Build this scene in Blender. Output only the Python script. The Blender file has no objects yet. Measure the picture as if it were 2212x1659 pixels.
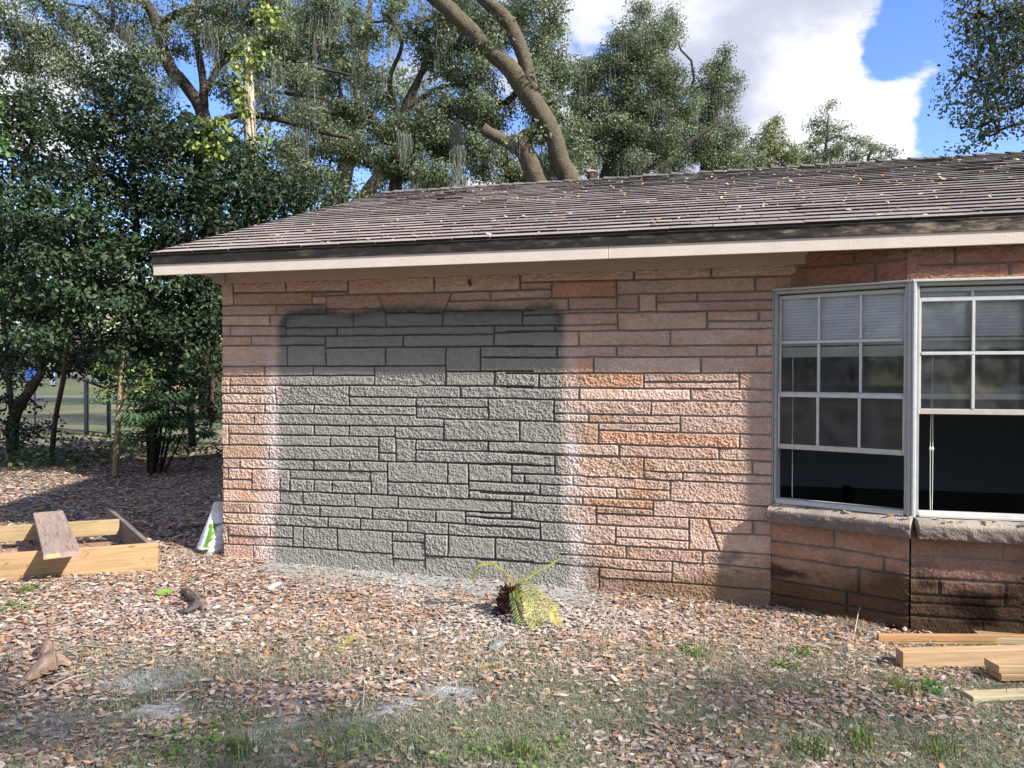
import bpy, math, random
import numpy as np
from mathutils import Vector, Matrix
R = math.radians
random.seed(7)
rng = np.random.default_rng(11)
scene = bpy.context.scene

# ---------------------------------------------------------------- camera
cam_d = bpy.data.cameras.new('camera')
cam = bpy.data.objects.new('camera', cam_d)
scene.collection.objects.link(cam)
cam_d.sensor_width = 36.0
cam_d.lens = 27.0
cam_d.clip_end = 2000.0
cam.location = (0, 0, 1.56)
cam.rotation_euler = (R(90 - 0.81), 0, 0)
scene.camera = cam

# ---------------------------------------------------------------- light
SUN_AZ = 123.5      # clockwise from +Y
SUN_EL = 35.5
sd = Vector((math.sin(R(SUN_AZ)) * math.cos(R(SUN_EL)), math.cos(R(SUN_AZ)) * math.cos(R(SUN_EL)), math.sin(R(SUN_EL))))
sun_d = bpy.data.lights.new('sun', 'SUN')
sun_d.energy = 5.0
sun_d.angle = R(1.3)
sun_d.color = (1.0, 0.94, 0.86)
sun = bpy.data.objects.new('sun', sun_d)
sun.rotation_euler = sd.to_track_quat('Z', 'Y').to_euler()
sun.location = (20, -14, 25)
scene.collection.objects.link(sun)
scene.view_settings.view_transform = 'Standard'
scene.view_settings.look = 'None'
scene.view_settings.exposure = 0.95
scene.view_settings.gamma = 1.0
scene.render.resolution_x = 1024
scene.render.resolution_y = 768
try:
    scene.cycles.transparent_max_bounces = 12
except Exception:
    pass

F = 1659.0
def pdir(vx, vy):
    return Vector(((vx - 1106) / F, 1.0, -(vy - 806) / F)).normalized()
def P(vx, vy, Y):
    """a measured point of the place: picture bearing + distance -> metres"""
    return Vector(((vx - 1106) / F * Y, Y, 1.56 - (vy - 806) / F * Y))

world = bpy.data.worlds.new('World')
scene.world = world
world.use_nodes = True
wn = world.node_tree.nodes; wl = world.node_tree.links
wn.clear()
def N(nodes, t, **kw):
    n = nodes.new(t)
    for k, v in kw.items():
        setattr(n, k, v)
    return n
def build_world():
    out = N(wn, 'ShaderNodeOutputWorld'); bg = N(wn, 'ShaderNodeBackground')
    sky = N(wn, 'ShaderNodeTexSky'); sky.sky_type = 'NISHITA'; sky.sun_disc = False
    sky.sun_elevation = R(SUN_EL); sky.sun_rotation = R(SUN_AZ)
    sky.air_density = 1.0; sky.dust_density = 0.3; sky.ozone_density = 2.0
    hs = N(wn, 'ShaderNodeHueSaturation'); hs.inputs['Hue'].default_value = 0.52; hs.inputs['Saturation'].default_value = 1.25; hs.inputs['Value'].default_value = 1.6
    wl.new(sky.outputs[0], hs.inputs['Color'])
    tc = N(wn, 'ShaderNodeTexCoord')
    sep = N(wn, 'ShaderNodeSeparateXYZ'); wl.new(tc.outputs['Generated'], sep.inputs[0])
    # flat cloud layer coordinates: xy / (z + c)
    mz = N(wn, 'ShaderNodeMath', operation='MAXIMUM'); wl.new(sep.outputs['Z'], mz.inputs[0]); mz.inputs[1].default_value = 0.0
    az = N(wn, 'ShaderNodeMath', operation='ADD'); wl.new(mz.outputs[0], az.inputs[0]); az.inputs[1].default_value = 0.35
    dv = N(wn, 'ShaderNodeVectorMath', operation='SCALE'); 
    inv = N(wn, 'ShaderNodeMath', operation='DIVIDE'); inv.inputs[0].default_value = 1.0; wl.new(az.outputs[0], inv.inputs[1])
    wl.new(tc.outputs['Generated'], dv.inputs[0]); wl.new(inv.outputs[0], dv.inputs['Scale'])
    n1 = N(wn, 'ShaderNodeTexNoise'); n1.inputs['Scale'].default_value = 4.2; n1.inputs['Detail'].default_value = 10; n1.inputs['Roughness'].default_value = 0.62; n1.inputs['Distortion'].default_value = 0.35
    wl.new(dv.outputs[0], n1.inputs['Vector'])
    acc = N(wn, 'ShaderNodeMath', operation='MULTIPLY_ADD'); wl.new(n1.outputs[0], acc.inputs[0]); acc.inputs[1].default_value = 2.6; acc.inputs[2].default_value = -0.8
    last = acc.outputs[0]
    def blob(vx, vy, r_in, r_out, w, prev):
        d = vx if vy is None else pdir(vx, vy)
        dot = N(wn, 'ShaderNodeVectorMath', operation='DOT_PRODUCT'); wl.new(tc.outputs['Generated'], dot.inputs[0]); dot.inputs[1].default_value = d
        mr = N(wn, 'ShaderNodeMapRange'); mr.interpolation_type = 'SMOOTHSTEP'
        mr.inputs['From Min'].default_value = math.cos(R(r_out)); mr.inputs['From Max'].default_value = math.cos(R(r_in))
        mr.inputs['To Min'].default_value = 0; mr.inputs['To Max'].default_value = w
        wl.new(dot.outputs['Value'], mr.inputs['Value'])
        a = N(wn, 'ShaderNodeMath', operation='ADD'); wl.new(prev, a.inputs[0]); wl.new(mr.outputs[0], a.inputs[1])
        return a.outputs[0]
    cov = last
    for b in ((1450, 120, 8, 19, 0.30), (1800, 190, 3, 7.5, 0.34), (1780, 345, 3, 7, 0.26), (100, 90, 3, 9, 0.30), (2020, 215, 1, 4.0, .42), (1650, 20, 2, 9, .2),
              (2075, 95, 2, 8, -0.62), (2090, 300, 1, 4.5, -0.50), (1920, 130, .5, 2.2, -.3), (760, 150, 8, 22, -0.22), (2212, 60, 1, 8, -0.12), (Vector((0, -.75, .66)), None, 15, 75, .22)):  # last blob: unseen cloud behind the viewer, added to whiten ambient light
        cov = blob(*b, cov)
    m = N(wn, 'ShaderNodeMapRange'); m.interpolation_type = 'SMOOTHSTEP'
    m.inputs['From Min'].default_value = 0.36; m.inputs['From Max'].default_value = 0.74
    wl.new(cov, m.inputs['Value'])
    n2 = N(wn, 'ShaderNodeTexNoise'); n2.inputs['Scale'].default_value = 4.5; n2.inputs['Detail'].default_value = 8; n2.inputs['Roughness'].default_value = 0.6
    off = N(wn, 'ShaderNodeVectorMath', operation='ADD'); wl.new(dv.outputs[0], off.inputs[0]); off.inputs[1].default_value = (3.3, 1.7, 4.1)
    wl.new(off.outputs[0], n2.inputs['Vector'])
    sh = n2.outputs[0]
    for b in ((1830, 170, 3, 8, 0.20), (1330, 60, 3, 14, 0.1), (1560, 300, 3, 9, -0.16), (1700, 60, 2, 8, -0.1), (100, 90, 3, 9, 0.3), (1800, 345, 3, 8, 0.25), (1600, 110, 2, 5, .12)):
        sh = blob(*b, sh)
    m2 = N(wn, 'ShaderNodeMapRange'); m2.interpolation_type = 'SMOOTHSTEP'
    m2.inputs['From Min'].default_value = 0.40; m2.inputs['From Max'].default_value = 0.76
    wl.new(sh, m2.inputs['Value'])
    cc = N(wn, 'ShaderNodeMix', data_type='RGBA')
    cc.inputs[6].default_value = (3.4, 3.6, 4.5, 1); cc.inputs[7].default_value = (5.8, 5.9, 6.2, 1)
    wl.new(m2.outputs[0], cc.inputs[0])
    mx = N(wn, 'ShaderNodeMix', data_type='RGBA')
    wl.new(m.outputs[0], mx.inputs[0]); wl.new(hs.outputs[0], mx.inputs[6]); wl.new(cc.outputs[2], mx.inputs[7])
    wl.new(mx.outputs[2], bg.inputs['Color']); bg.inputs['Strength'].default_value = 0.1
    wl.new(bg.outputs[0], out.inputs['Surface'])
build_world()

# ---------------------------------------------------------------- helpers
COL = scene.collection
def tag(o, label=None, cat=None, group=None, kind=None):
    if label: o['label'] = label
    if cat: o['category'] = cat
    if group: o['group'] = group
    if kind: o['kind'] = kind
    return o
def empty(name, loc=(0, 0, 0), rz=0.0, **kw):
    o = bpy.data.objects.new(name, None); COL.objects.link(o)
    o.empty_display_size = 0.2
    o.location = loc; o.rotation_euler = (0, 0, rz)
    bpy.context.view_layer.update()
    return tag(o, **kw)
def link(name, me, mat=None, parent=None, **kw):
    o = bpy.data.objects.new(name, me); COL.objects.link(o)
    if mat: me.materials.append(mat)
    if parent:
        o.parent = parent
        # meshes are written in world metres: cancel the parent's placement
        m = parent.matrix_world.copy() if parent.type == 'EMPTY' else parent.matrix_world.copy()
        o.matrix_parent_inverse = m.inverted()
    bpy.context.view_layer.update()
    return tag(o, **kw)
def npmesh(name, V, faces, col=None, smooth=False):
    """V (n,3); faces: list of arrays (m,k)"""
    me = bpy.data.meshes.new(name)
    V = np.asarray(V, dtype=np.float32)
    me.vertices.add(len(V)); me.vertices.foreach_set('co', V.ravel())
    loops = np.concatenate([np.asarray(f, dtype=np.int32).ravel() for f in faces])
    sizes = np.concatenate([np.full(len(f), np.asarray(f).shape[1], dtype=np.int32) for f in faces])
    starts = np.concatenate([[0], np.cumsum(sizes)[:-1]]).astype(np.int32)
    me.loops.add(len(loops)); me.loops.foreach_set('vertex_index', loops)
    me.polygons.add(len(sizes)); me.polygons.foreach_set('loop_start', starts)
    me.polygons.foreach_set('loop_total', sizes)
    me.polygons.foreach_set('use_smooth', np.full(len(sizes), bool(smooth)))
    me.update(calc_edges=True)
    if col is not None:
        col = np.asarray(col, dtype=np.float32)
        if col.shape[1] == 3:
            col = np.concatenate([col, np.ones((len(col), 1), np.float32)], 1)
        a = me.color_attributes.new('Col', 'FLOAT_COLOR', 'POINT')
        a.data.foreach_set('color', col.ravel())
    return me

class MB:
    """collects boxes and tubes into one mesh"""
    def __init__(s): s.V = []; s.F = {}; s.C = []; s.n = 0
    def add(s, V, F, col=(.5, .5, .5)):
        V = np.asarray(V, float); s.V.append(V)
        col = np.asarray(col, float)
        if col.ndim == 1: col = np.tile(col[:3], (len(V), 1))
        s.C.append(col)
        for f in F:
            f = np.asarray(f, int)
            s.F.setdefault(f.shape[1], []).append(f + s.n)
        s.n += len(V)
    def box8(s, c, col=(.5, .5, .5)):
        """c: 8 corners, bottom 4 ccw then top 4"""
        s.add(c, [[[0, 3, 2, 1], [4, 5, 6, 7], [0, 1, 5, 4], [1, 2, 6, 5], [2, 3, 7, 6], [3, 0, 4, 7]]], col)
    def obox(s, o, a, b, c, col=(.5, .5, .5)):
        """box from corner o with edge vectors a,b,c"""
        o, a, b, c = [np.asarray(v, float) for v in (o, a, b, c)]
        if np.dot(np.cross(a, b), c) < 0: a, b = b, a
        s.box8([o, o + a, o + a + b, o + b, o + c, o + a + c, o + a + b + c, o + b + c], col)
    def bbox(s, o, a, b, c, bev=0.004, col=(.5, .5, .5)):
        """box with chamfered edges (each face inset, 24 verts)"""
        o, a, b, c = [np.asarray(v, float) for v in (o, a, b, c)]
        if np.dot(np.cross(a, b), c) < 0: a, b = b, a
        la, lb, lc = [np.linalg.norm(v) for v in (a, b, c)]
        ea, eb, ec = a / la * bev, b / lb * bev, c / lc * bev
        V = []; idx = {}
        for i in (0, 1):
            for j in (0, 1):
                for k in (0, 1):
                    base = o + a * i + b * j + c * k
                    si, sj, sk = (1 - 2 * i), (1 - 2 * j), (1 - 2 * k)
                    for ax in range(3):
                        p = base.copy()
                        if ax != 0: p = p + ea * si
                        if ax != 1: p = p + eb * sj
                        if ax != 2: p = p + ec * sk
                        idx[(i, j, k, ax)] = len(V); V.append(p)
        Q = []; T = []
        g = lambda i, j, k, ax: idx[(i, j, k, ax)]
        for u in (0, 1):
            q = [g(u, 0, 0, 0), g(u, 1, 0, 0), g(u, 1, 1, 0), g(u, 0, 1, 0)]; Q.append(q if u else q[::-1])
            q = [g(0, u, 0, 1), g(1, u, 0, 1), g(1, u, 1, 1), g(0, u, 1, 1)]; Q.append(q[::-1] if u else q)
            q = [g(0, 0, u, 2), g(1, 0, u, 2), g(1, 1, u, 2), g(0, 1, u, 2)]; Q.append(q if u else q[::-1])
        for i in (0, 1):
            for j in (0, 1):
                Q.append([g(i, j, 0, 0), g(i, j, 1, 0), g(i, j, 1, 1), g(i, j, 0, 1)])
                Q.append([g(i, 0, j, 0), g(i, 1, j, 0), g(i, 1, j, 2), g(i, 0, j, 2)])
                Q.append([g(0, i, j, 1), g(1, i, j, 1), g(1, i, j, 2), g(0, i, j, 2)])
                for k in (0, 1):
                    T.append([g(i, j, k, 0), g(i, j, k, 1), g(i, j, k, 2)])
        s.add(V, [Q, T], col)
    def tube(s, pts, rad, n=8, cap=True, col=(.5, .5, .5), wob=0.0, seed=0):
        pts = np.asarray(pts, float); m = len(pts)
        rad = np.full(m, rad, float) if np.isscalar(rad) else np.asarray(rad, float)
        T = np.gradient(pts, axis=0) if m > 2 else np.tile(pts[1] - pts[0], (m, 1))
        T /= np.linalg.norm(T, axis=1, keepdims=True) + 1e-9
        up = np.array([0, 0, 1.0]) if abs(T[0][2]) < 0.9 else np.array([1.0, 0, 0])
        u = np.cross(T[0], up); u /= np.linalg.norm(u)
        a = np.arange(n) * 2 * np.pi / n
        V = []
        rr = np.random.default_rng(seed)
        ph = rr.uniform(0, 6.28, 4)
        for i in range(m):
            u = u - T[i] * np.dot(u, T[i]); u /= np.linalg.norm(u) + 1e-9
            v = np.cross(T[i], u)
            r = rad[i] * (1 + wob * (np.sin(2 * a + ph[0] + i * .3) * .5 + np.sin(3 * a + ph[1] - i * .5) * .35 + rr.normal(0, .25, n)))
            V.append(pts[i] + np.outer(np.cos(a) * r, u) + np.outer(np.sin(a) * r, v))
        V = np.concatenate(V)
        i = np.arange(m - 1)[:, None] * n; j = np.arange(n)[None, :]; k = (j + 1) % n
        Q = np.stack([i + j, i + k, i + n + k, i + n + j], -1).reshape(-1, 4)
        Fs = [Q]
        if cap:
            V = np.concatenate([V, pts[:1], pts[-1:]])
            c0, c1 = m * n, m * n + 1
            jj = np.arange(n); kk = (jj + 1) % n
            Fs.append(np.concatenate([np.stack([kk, jj, np.full(n, c0)], -1), np.stack([(m - 1) * n + jj, (m - 1) * n + kk, np.full(n, c1)], -1)]))
        if not isinstance(col, np.ndarray) or col.ndim == 1: pass
        s.add(V, Fs, col)
    def build(s, name, mat=None, parent=None, smooth=False, **kw):
        V = np.concatenate(s.V); C = np.concatenate(s.C)
        Fs = [np.concatenate(v) for v in s.F.values()]
        return link(name, npmesh(name, V, Fs, C, smooth), mat, parent, **kw)

def smooth_line(pts, rad, per=4):
    """Catmull-Rom through pts with radii"""
    pts = np.asarray([list(p) for p in pts], float); rad = np.asarray(rad, float)
    A = np.concatenate([pts, rad[:, None]], 1)
    A = np.concatenate([[2 * A[0] - A[1]], A, [2 * A[-1] - A[-2]]])
    out = []
    for i in range(1, len(A) - 2):
        p0, p1, p2, p3 = A[i - 1], A[i], A[i + 1], A[i + 2]
        for t in np.linspace(0, 1, per, endpoint=False):
            out.append(.5 * ((2 * p1) + (-p0 + p2) * t + (2 * p0 - 5 * p1 + 4 * p2 - p3) * t * t + (-p0 + 3 * p1 - 3 * p2 + p3) * t ** 3))
    out.append(A[-2]); out = np.array(out)
    return out[:, :3], np.maximum(out[:, 3], 0.003)

# vectorised value noise
def _h(ix, iy, s):
    n = (ix.astype(np.int64) * 374761393 + iy.astype(np.int64) * 668265263 + s * 974634777) & 0x7fffffff
    n = ((n ^ (n >> 13)) * 1274126177) & 0x7fffffff
    return ((n ^ (n >> 16)) & 0xffff) / 65535.0
def vnoise(x, y, s=0):
    x = np.asarray(x, float); y = np.asarray(y, float)
    ix = np.floor(x); iy = np.floor(y); fx = x - ix; fy = y - iy
    fx = fx * fx * (3 - 2 * fx); fy = fy * fy * (3 - 2 * fy)
    a = _h(ix, iy, s); b = _h(ix + 1, iy, s); c = _h(ix, iy + 1, s); d = _h(ix + 1, iy + 1, s)
    return (a * (1 - fx) + b * fx) * (1 - fy) + (c * (1 - fx) + d * fx) * fy
def fbm(x, y, s=0, o=4, g=.5):
    t = 0; a = 1; w = 0
    for i in range(o):
        t = t + a * vnoise(x * 2 ** i + 17.3 * i, y * 2 ** i - 9.1 * i, s + i); w += a; a *= g
    return t / w
def sstep(a, b, x):
    t = np.clip((x - a) / (b - a), 0, 1); return t * t * (3 - 2 * t)
def lerp(a, b, t):
    return a + (b - a) * t
def gz(x, y):
    x = np.asarray(x, float); y = np.asarray(y, float)
    z = -.02 * np.clip(x + 2.44, -1, 6) * sstep(14, 9, y)
    z = z + .92 * sstep(54, 62, y)
    z = z + (fbm(x * .8, y * .8, 5, 3) - .5) * .03 + (fbm(x * 4, y * 4, 9, 2) - .5) * .012
    return z

# ---------------------------------------------------------------- materials
def newmat(name):
    m = bpy.data.materials.new(name); m.use_nodes = True
    nt = m.node_tree; b = nt.nodes['Principled BSDF']
    return m, nt, b
def amat(name, rough=.8, spec=.3, bump=0.0, bscale=200, var=0.0, vscale=6, transl=0.0, tcol=None, metal=0.0, coords='Object', bdist=.01, detail=4):
    """material that takes the thing's own colours from its Col attribute, with small procedural variation"""
    m, nt, b = newmat(name)
    L = nt.links; ns = nt.nodes
    at = N(ns, 'ShaderNodeAttribute'); at.attribute_name = 'Col'
    out = at.outputs['Color']
    tc = N(ns, 'ShaderNodeTexCoord')
    if var:
        n = N(ns, 'ShaderNodeTexNoise'); n.inputs['Scale'].default_value = vscale; n.inputs['Detail'].default_value = 6
        L.new(tc.outputs[coords], n.inputs['Vector'])
        mr = N(ns, 'ShaderNodeMapRange'); mr.inputs['From Min'].default_value = .25; mr.inputs['From Max'].default_value = .75
        mr.inputs['To Min'].default_value = 1 - var; mr.inputs['To Max'].default_value = 1 + var
        L.new(n.outputs[0], mr.inputs['Value'])
        v = N(ns, 'ShaderNodeVectorMath', operation='SCALE'); L.new(out, v.inputs[0]); L.new(mr.outputs[0], v.inputs['Scale'])
        out = v.outputs[0]
    L.new(out, b.inputs['Base Color'])
    b.inputs['Roughness'].default_value = rough
    b.inputs['Specular IOR Level'].default_value = spec
    b.inputs['Metallic'].default_value = metal
    if bump:
        n = N(ns, 'ShaderNodeTexNoise'); n.inputs['Scale'].default_value = bscale; n.inputs['Detail'].default_value = detail
        L.new(tc.outputs[coords], n.inputs['Vector'])
        bp = N(ns, 'ShaderNodeBump'); bp.inputs['Strength'].default_value = bump; bp.inputs['Distance'].default_value = bdist
        L.new(n.outputs[0], bp.inputs['Height']); L.new(bp.outputs[0], b.inputs['Normal'])
    if transl:
        tr = N(ns, 'ShaderNodeBsdfTranslucent'); 
        hs = N(ns, 'ShaderNodeHueSaturation'); hs.inputs['Saturation'].default_value = 1.15; hs.inputs['Value'].default_value = 1.6
        L.new(out, hs.inputs['Color']); L.new(hs.outputs[0], tr.inputs['Color'])
        mx = N(ns, 'ShaderNodeMixShader'); mx.inputs[0].default_value = transl
        L.new(b.outputs[0], mx.inputs[1]); L.new(tr.outputs[0], mx.inputs[2])
        L.new(mx.outputs[0], ns['Material Output'].inputs['Surface'])
    return m
M = {}
M['stone'] = amat('stone_veneer', .92, .12, bump=.9, bscale=95, var=.10, vscale=25, bdist=.010, detail=3)
M['plain'] = amat('plain_paint', .7, .3, var=.06, vscale=8, bump=.15, bscale=60)
M['drywall'] = amat('dark_drywall', .95, .05)
M['shingle'] = amat('asphalt_shingle', .95, .12, bump=.6, bscale=380, var=.14, vscale=45, bdist=.003)
M['leaf'] = amat('glossy_leaf', .50, .32, transl=.25)
M['oakleaf'] = amat('oak_leaf', .5, .4, transl=.28)
M['dryleaf'] = amat('dry_leaf', .75, .25, transl=.12, var=.12, vscale=60)
M['moss'] = amat('spanish_moss', .95, .05, transl=.3)
M['bark'] = amat('bark', .95, .1, bump=.9, bscale=28, var=.3, vscale=9, bdist=.03, detail=7)
def lichen(m):
    nt = m.node_tree; ns = nt.nodes; L = nt.links; b = ns['Principled BSDF']; src_ = b.inputs['Base Color'].links[0].from_socket
    tc = N(ns, 'ShaderNodeTexCoord'); n = N(ns, 'ShaderNodeTexNoise'); n.inputs['Scale'].default_value = 5.5; n.inputs['Detail'].default_value = 9; n.inputs['Roughness'].default_value = .7; L.new(tc.outputs['Object'], n.inputs['Vector'])
    mr = N(ns, 'ShaderNodeMapRange'); mr.inputs['From Min'].default_value = .56; mr.inputs['From Max'].default_value = .66; mr.inputs['To Max'].default_value = .55; L.new(n.outputs[0], mr.inputs['Value'])
    mx = N(ns, 'ShaderNodeMix', data_type='RGBA'); L.new(mr.outputs[0], mx.inputs[0]); L.new(src_, mx.inputs[6]); mx.inputs[7].default_value = (.20, .21, .165, 1); L.new(mx.outputs[2], b.inputs['Base Color'])
lichen(M['bark'])
M['metal'] = amat('aluminium', .5, .4, var=.10, vscale=20, metal=.0)
M['zinc'] = amat('fence_metal', .55, .4)
M['plastic'] = amat('plastic', .4, .5, var=.05)
# ================================================================= HOUSE
TH = math.atan(F / 6500.0)
U = np.array([math.cos(TH), -math.sin(TH)]); NRM = np.array([-math.sin(TH), -math.cos(TH)])
C0 = np.array([-2.441, 6.49])
def W(s, t, z):
    p = C0 + U * s + NRM * t
    return np.array([p[0], p[1], z])
def src(vx, vy, o, d):
    """bearing of a pixel (source px) onto the vertical plane through o along d -> (s,z)"""
    x = (vx * .576 - 1106) / F; zz = -(vy * .576 - 806) / F
    # o + d*s = (x*Y, Y)
    A = np.array([[d[0], -x], [d[1], -1.0]]); s, Y = np.linalg.solve(A, -np.asarray(o, float))
    return s, 1.56 + zz * Y
S_END = src(1668 / .576, 1400, C0, U)[0]
th2 = TH + R(22.5)
D2 = np.array([math.cos(th2), -math.sin(th2)]); N2 = np.array([-math.sin(th2), -math.cos(th2)])
B0 = C0 + U * S_END
L2 = src(1969 / .576, 1400, B0, D2)[0]
B1 = B0 + D2 * L2
T_BAY = float(np.dot(B1 - C0, NRM)); S_BAY = float(np.dot(B1 - C0, U))
SEGS = {'A': """140 185 930 172;935 195 2125 165;140 120 148 268;505 115 505 180;935 105 935 195;1530 85 1530 182;2120 70 2120 165;62 270 148 268;148 268 785 262;685 185 685 262;785 205 785 330;690 205 785 205;785 205 935 195;790 295 1180 290;1140 195 1195 320;1195 320 1585 322;1650 185 1595 310;1920 175 1920 238;1640 240 2212 228;62 340 440 335;437 270 437 335;440 335 785 328;500 340 505 480;970 295 972 415;1195 320 1195 415;1590 300 1585 405;62 410 505 412;505 425 1585 412;1585 412 2212 408;2140 305 2140 410;1595 310 2212 303;395 340 395 408;62 482 505 480;505 480 775 482;858 425 858 470;775 480 1942 467;1942 415 1942 550;120 412 125 480;1945 458 2212 452;62 548 775 543;778 482 785 685;1315 475 1315 557;785 562 1940 552;1940 552 2212 548;270 485 270 545;62 690 1610 686;515 548 515 685;1193 560 1193 685;1610 557 1610 822;1848 555 1848 722;1865 628 2212 628;1610 726 2212 722;62 758 690 754;690 754 1117 752;355 692 355 755;692 692 692 752;1117 690 1117 822;1948 726 1945 825;62 820 1117 822;1117 822 2212 828;118 760 118 875;62 878 430 878;430 825 435 950;62 947 1400 965;940 825 940 960;945 900 1705 907;1705 907 2212 914;1708 828 1708 907;1403 907 1403 1048;1405 968 1900 972;1900 912 1903 1055;1405 1048 2212 1068;358 950 358 1010;697 955 697 1012;62 1010 1400 1026;285 1012 288 1088;62 1088 1595 1108;1595 1052 1595 1200;2118 1064 2118 1213;1260 1190 2212 1216;108 1090 108 1230;112 1158 1255 1178;695 1095 695 1168;938 1098 938 1172;1257 1105 1262 1352;812 1172 812 1242;388 1240 388 1332;62 1232 1140 1247;1143 1178 1143 1347;1145 1287 1262 1292;1400 1195 1402 1352;1405 1268 2212 1286;1900 1210 1900 1278;62 1325 1140 1345;1140 1345 2212 1370;180 1330 182 1393;695 1338 695 1410;940 1342 940 1415;1203 1350 1203 1580;62 1392 1203 1420;1620 1358 1620 1500;1765 1362 1768 1600;2062 1368 2065 1492;1205 1488 1765 1505;1770 1482 2212 1500;2065 1435 2212 1437;2155 1437 2155 1500;103 1395 103 1470;62 1472 268 1475;268 1400 265 1538;527 1403 527 1552;527 1467 1085 1486;1087 1418 1090 1578;695 1476 695 1560;820 1478 820 1568;62 1536 460 1549""",
'B': """460 550 460 700;465 630 1200 658;1200 658 2060 700;1768 560 2212 583;1768 628 2212 650;2150 645 2150 700;62 702 970 740;620 637 620 720;973 650 978 740;1278 662 1278 752;970 740 2055 783;2065 700 2065 828;250 708 250 787;548 725 548 800;735 733 735 808;1097 745 1097 825;1535 762 1535 852;1743 772 1743 862;1745 805 2212 830;62 778 550 798;550 798 1100 825;1100 825 1743 860;1743 860 2212 885;793 810 793 887;1015 822 1015 900;1340 838 1340 917;1623 855 1623 1087;62 852 840 888;840 888 1620 935;1620 935 2212 965;100 855 100 998;105 938 540 960;545 872 545 1018;623 880 623 1025;855 890 858 1045;1235 912 1240 1150;1462 925 1468 1170;1240 978 1462 992;1948 952 1945 1108;390 872 390 948;62 998 545 1018;545 1018 1235 1068;1468 1078 1940 1105;1940 1105 2212 1122;1240 1098 1465 1112;272 1008 272 1130""",
'C': """105 325 1000 300;1000 300 2400 268;105 275 105 378;960 245 960 300;1540 230 1540 285;0 382 340 375;340 318 340 438;0 445 830 432;830 305 832 515;832 410 1860 390;1860 390 2250 372;1870 282 1870 388;998 408 998 545;1130 408 1130 552;1135 470 2030 452;1435 402 1435 458;385 530 998 517;468 440 468 525;385 555 1000 545;1000 545 2030 530;838 550 838 685;385 645 835 638;0 692 385 690;385 690 2030 668;1510 538 1510 678;1515 615 2030 610;1898 533 1898 610;130 570 385 560;122 545 122 650;0 648 385 642;370 645 370 692;545 688 545 800;1232 680 1232 797;0 805 2030 793;380 803 380 888;830 800 830 885;1885 795 1885 882;0 888 2030 880;658 885 658 1003;1462 882 1465 1003;0 1007 2030 1003;245 1006 245 1110;1035 1004 1035 1118;1040 1072 1750 1072;1752 1004 1752 1122;0 1112 2030 1130;550 1118 550 1205;1388 1124 1388 1218;0 1195 357 1205;357 1208 2020 1222;357 1200 360 1362;1092 1215 1088 1328;360 1310 2020 1338;617 1320 615 1378;615 1382 1308 1386;1308 1330 1308 1450;0 1362 695 1377;695 1377 695 1540;695 1437 2020 1474;98 1365 98 1525;1757 1466 1755 1573;0 1522 700 1540;700 1540 2020 1582;850 1545 850 1640;1602 1570 1602 1660;0 1608 850 1640""",
'D': """60 105 60 172;960 125 960 207;1652 145 1652 235;0 170 520 190;520 190 1135 215;1135 215 2035 243;518 190 520 335;0 262 518 274;220 270 220 390;230 325 520 335;520 335 1130 362;1135 215 1135 365;1140 308 2035 340;1885 243 1885 335;1405 318 1405 375;1130 365 2035 402;308 330 308 392;0 382 640 408;640 408 1320 445;643 342 643 410;1320 372 1320 515;418 398 418 468;945 425 948 497;0 460 720 490;720 490 1320 515;1320 515 2035 556;308 472 308 520;713 490 715 547;0 508 715 545;715 545 1200 572;1200 510 1200 622;222 518 222 642;805 550 808 682;810 600 1200 620;1200 620 2015 658;0 595 220 602;0 630 805 680;805 680 1450 713;1450 635 1450 855;1580 642 1662 868;1610 738 2015 755;1888 652 1888 748;418 655 418 783;0 685 418 706;942 690 940 820;945 765 1450 792;0 765 940 822;940 822 1450 855;1450 855 2015 888;105 770 105 925;1015 828 1015 915;1543 860 1543 955;560 885 1015 915;1015 915 1540 950;1540 950 2015 992;0 925 560 955;560 955 1330 1015;1332 935 1332 1085;828 985 830 1130;835 1045 1330 1082;1330 1082 2010 1137""",
'E': """195 895 680 950;680 950 1275 1052;685 800 685 948;195 1010 1275 1167;1080 1012 1080 1135;880 1105 880 1300;195 1190 1275 1372;195 1305 790 1400;790 1400 1275 1482;790 1290 790 1455""",
'G': """1285 1010 2157 1050;2010 920 2010 1042;1285 1185 2157 1230;1515 1195 1515 1320;1285 1310 2028 1350;2028 1230 2028 1415;1285 1375 2157 1420;1285 1480 2157 1530;1850 1515 1850 1640""",
'H': """425 222 1360 145;850 100 850 185;1018 172 1018 335""",
'I': """1365 208 2212 180;1645 60 1650 195;2090 185 2090 275"""}
CR = {'A': (800, 1000, .54249), 'B': (800, 1500, .54249), 'C': (1900, 900, .49729), 'D': (1800, 1600, .54249),
      'E': (2800, 1600, .48216), 'G': (2800, 1600, .48216), 'H': (2800, 900, .47016), 'I': (2800, 900, .47016)}
def segs(key, o, d):
    ox, oy, k = CR[key]; out = []
    for t in SEGS[key].split(';'):
        a = [float(v) for v in t.split()]
        s0, z0 = src(ox + a[0] * k, oy + a[1] * k, o, d); s1, z1 = src(ox + a[2] * k, oy + a[3] * k, o, d)
        out.append((s0, z0, s1, z1))
    return out
SG_MAIN = segs('A', C0, U) + segs('B', C0, U) + segs('C', C0, U) + segs('D', C0, U)

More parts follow.
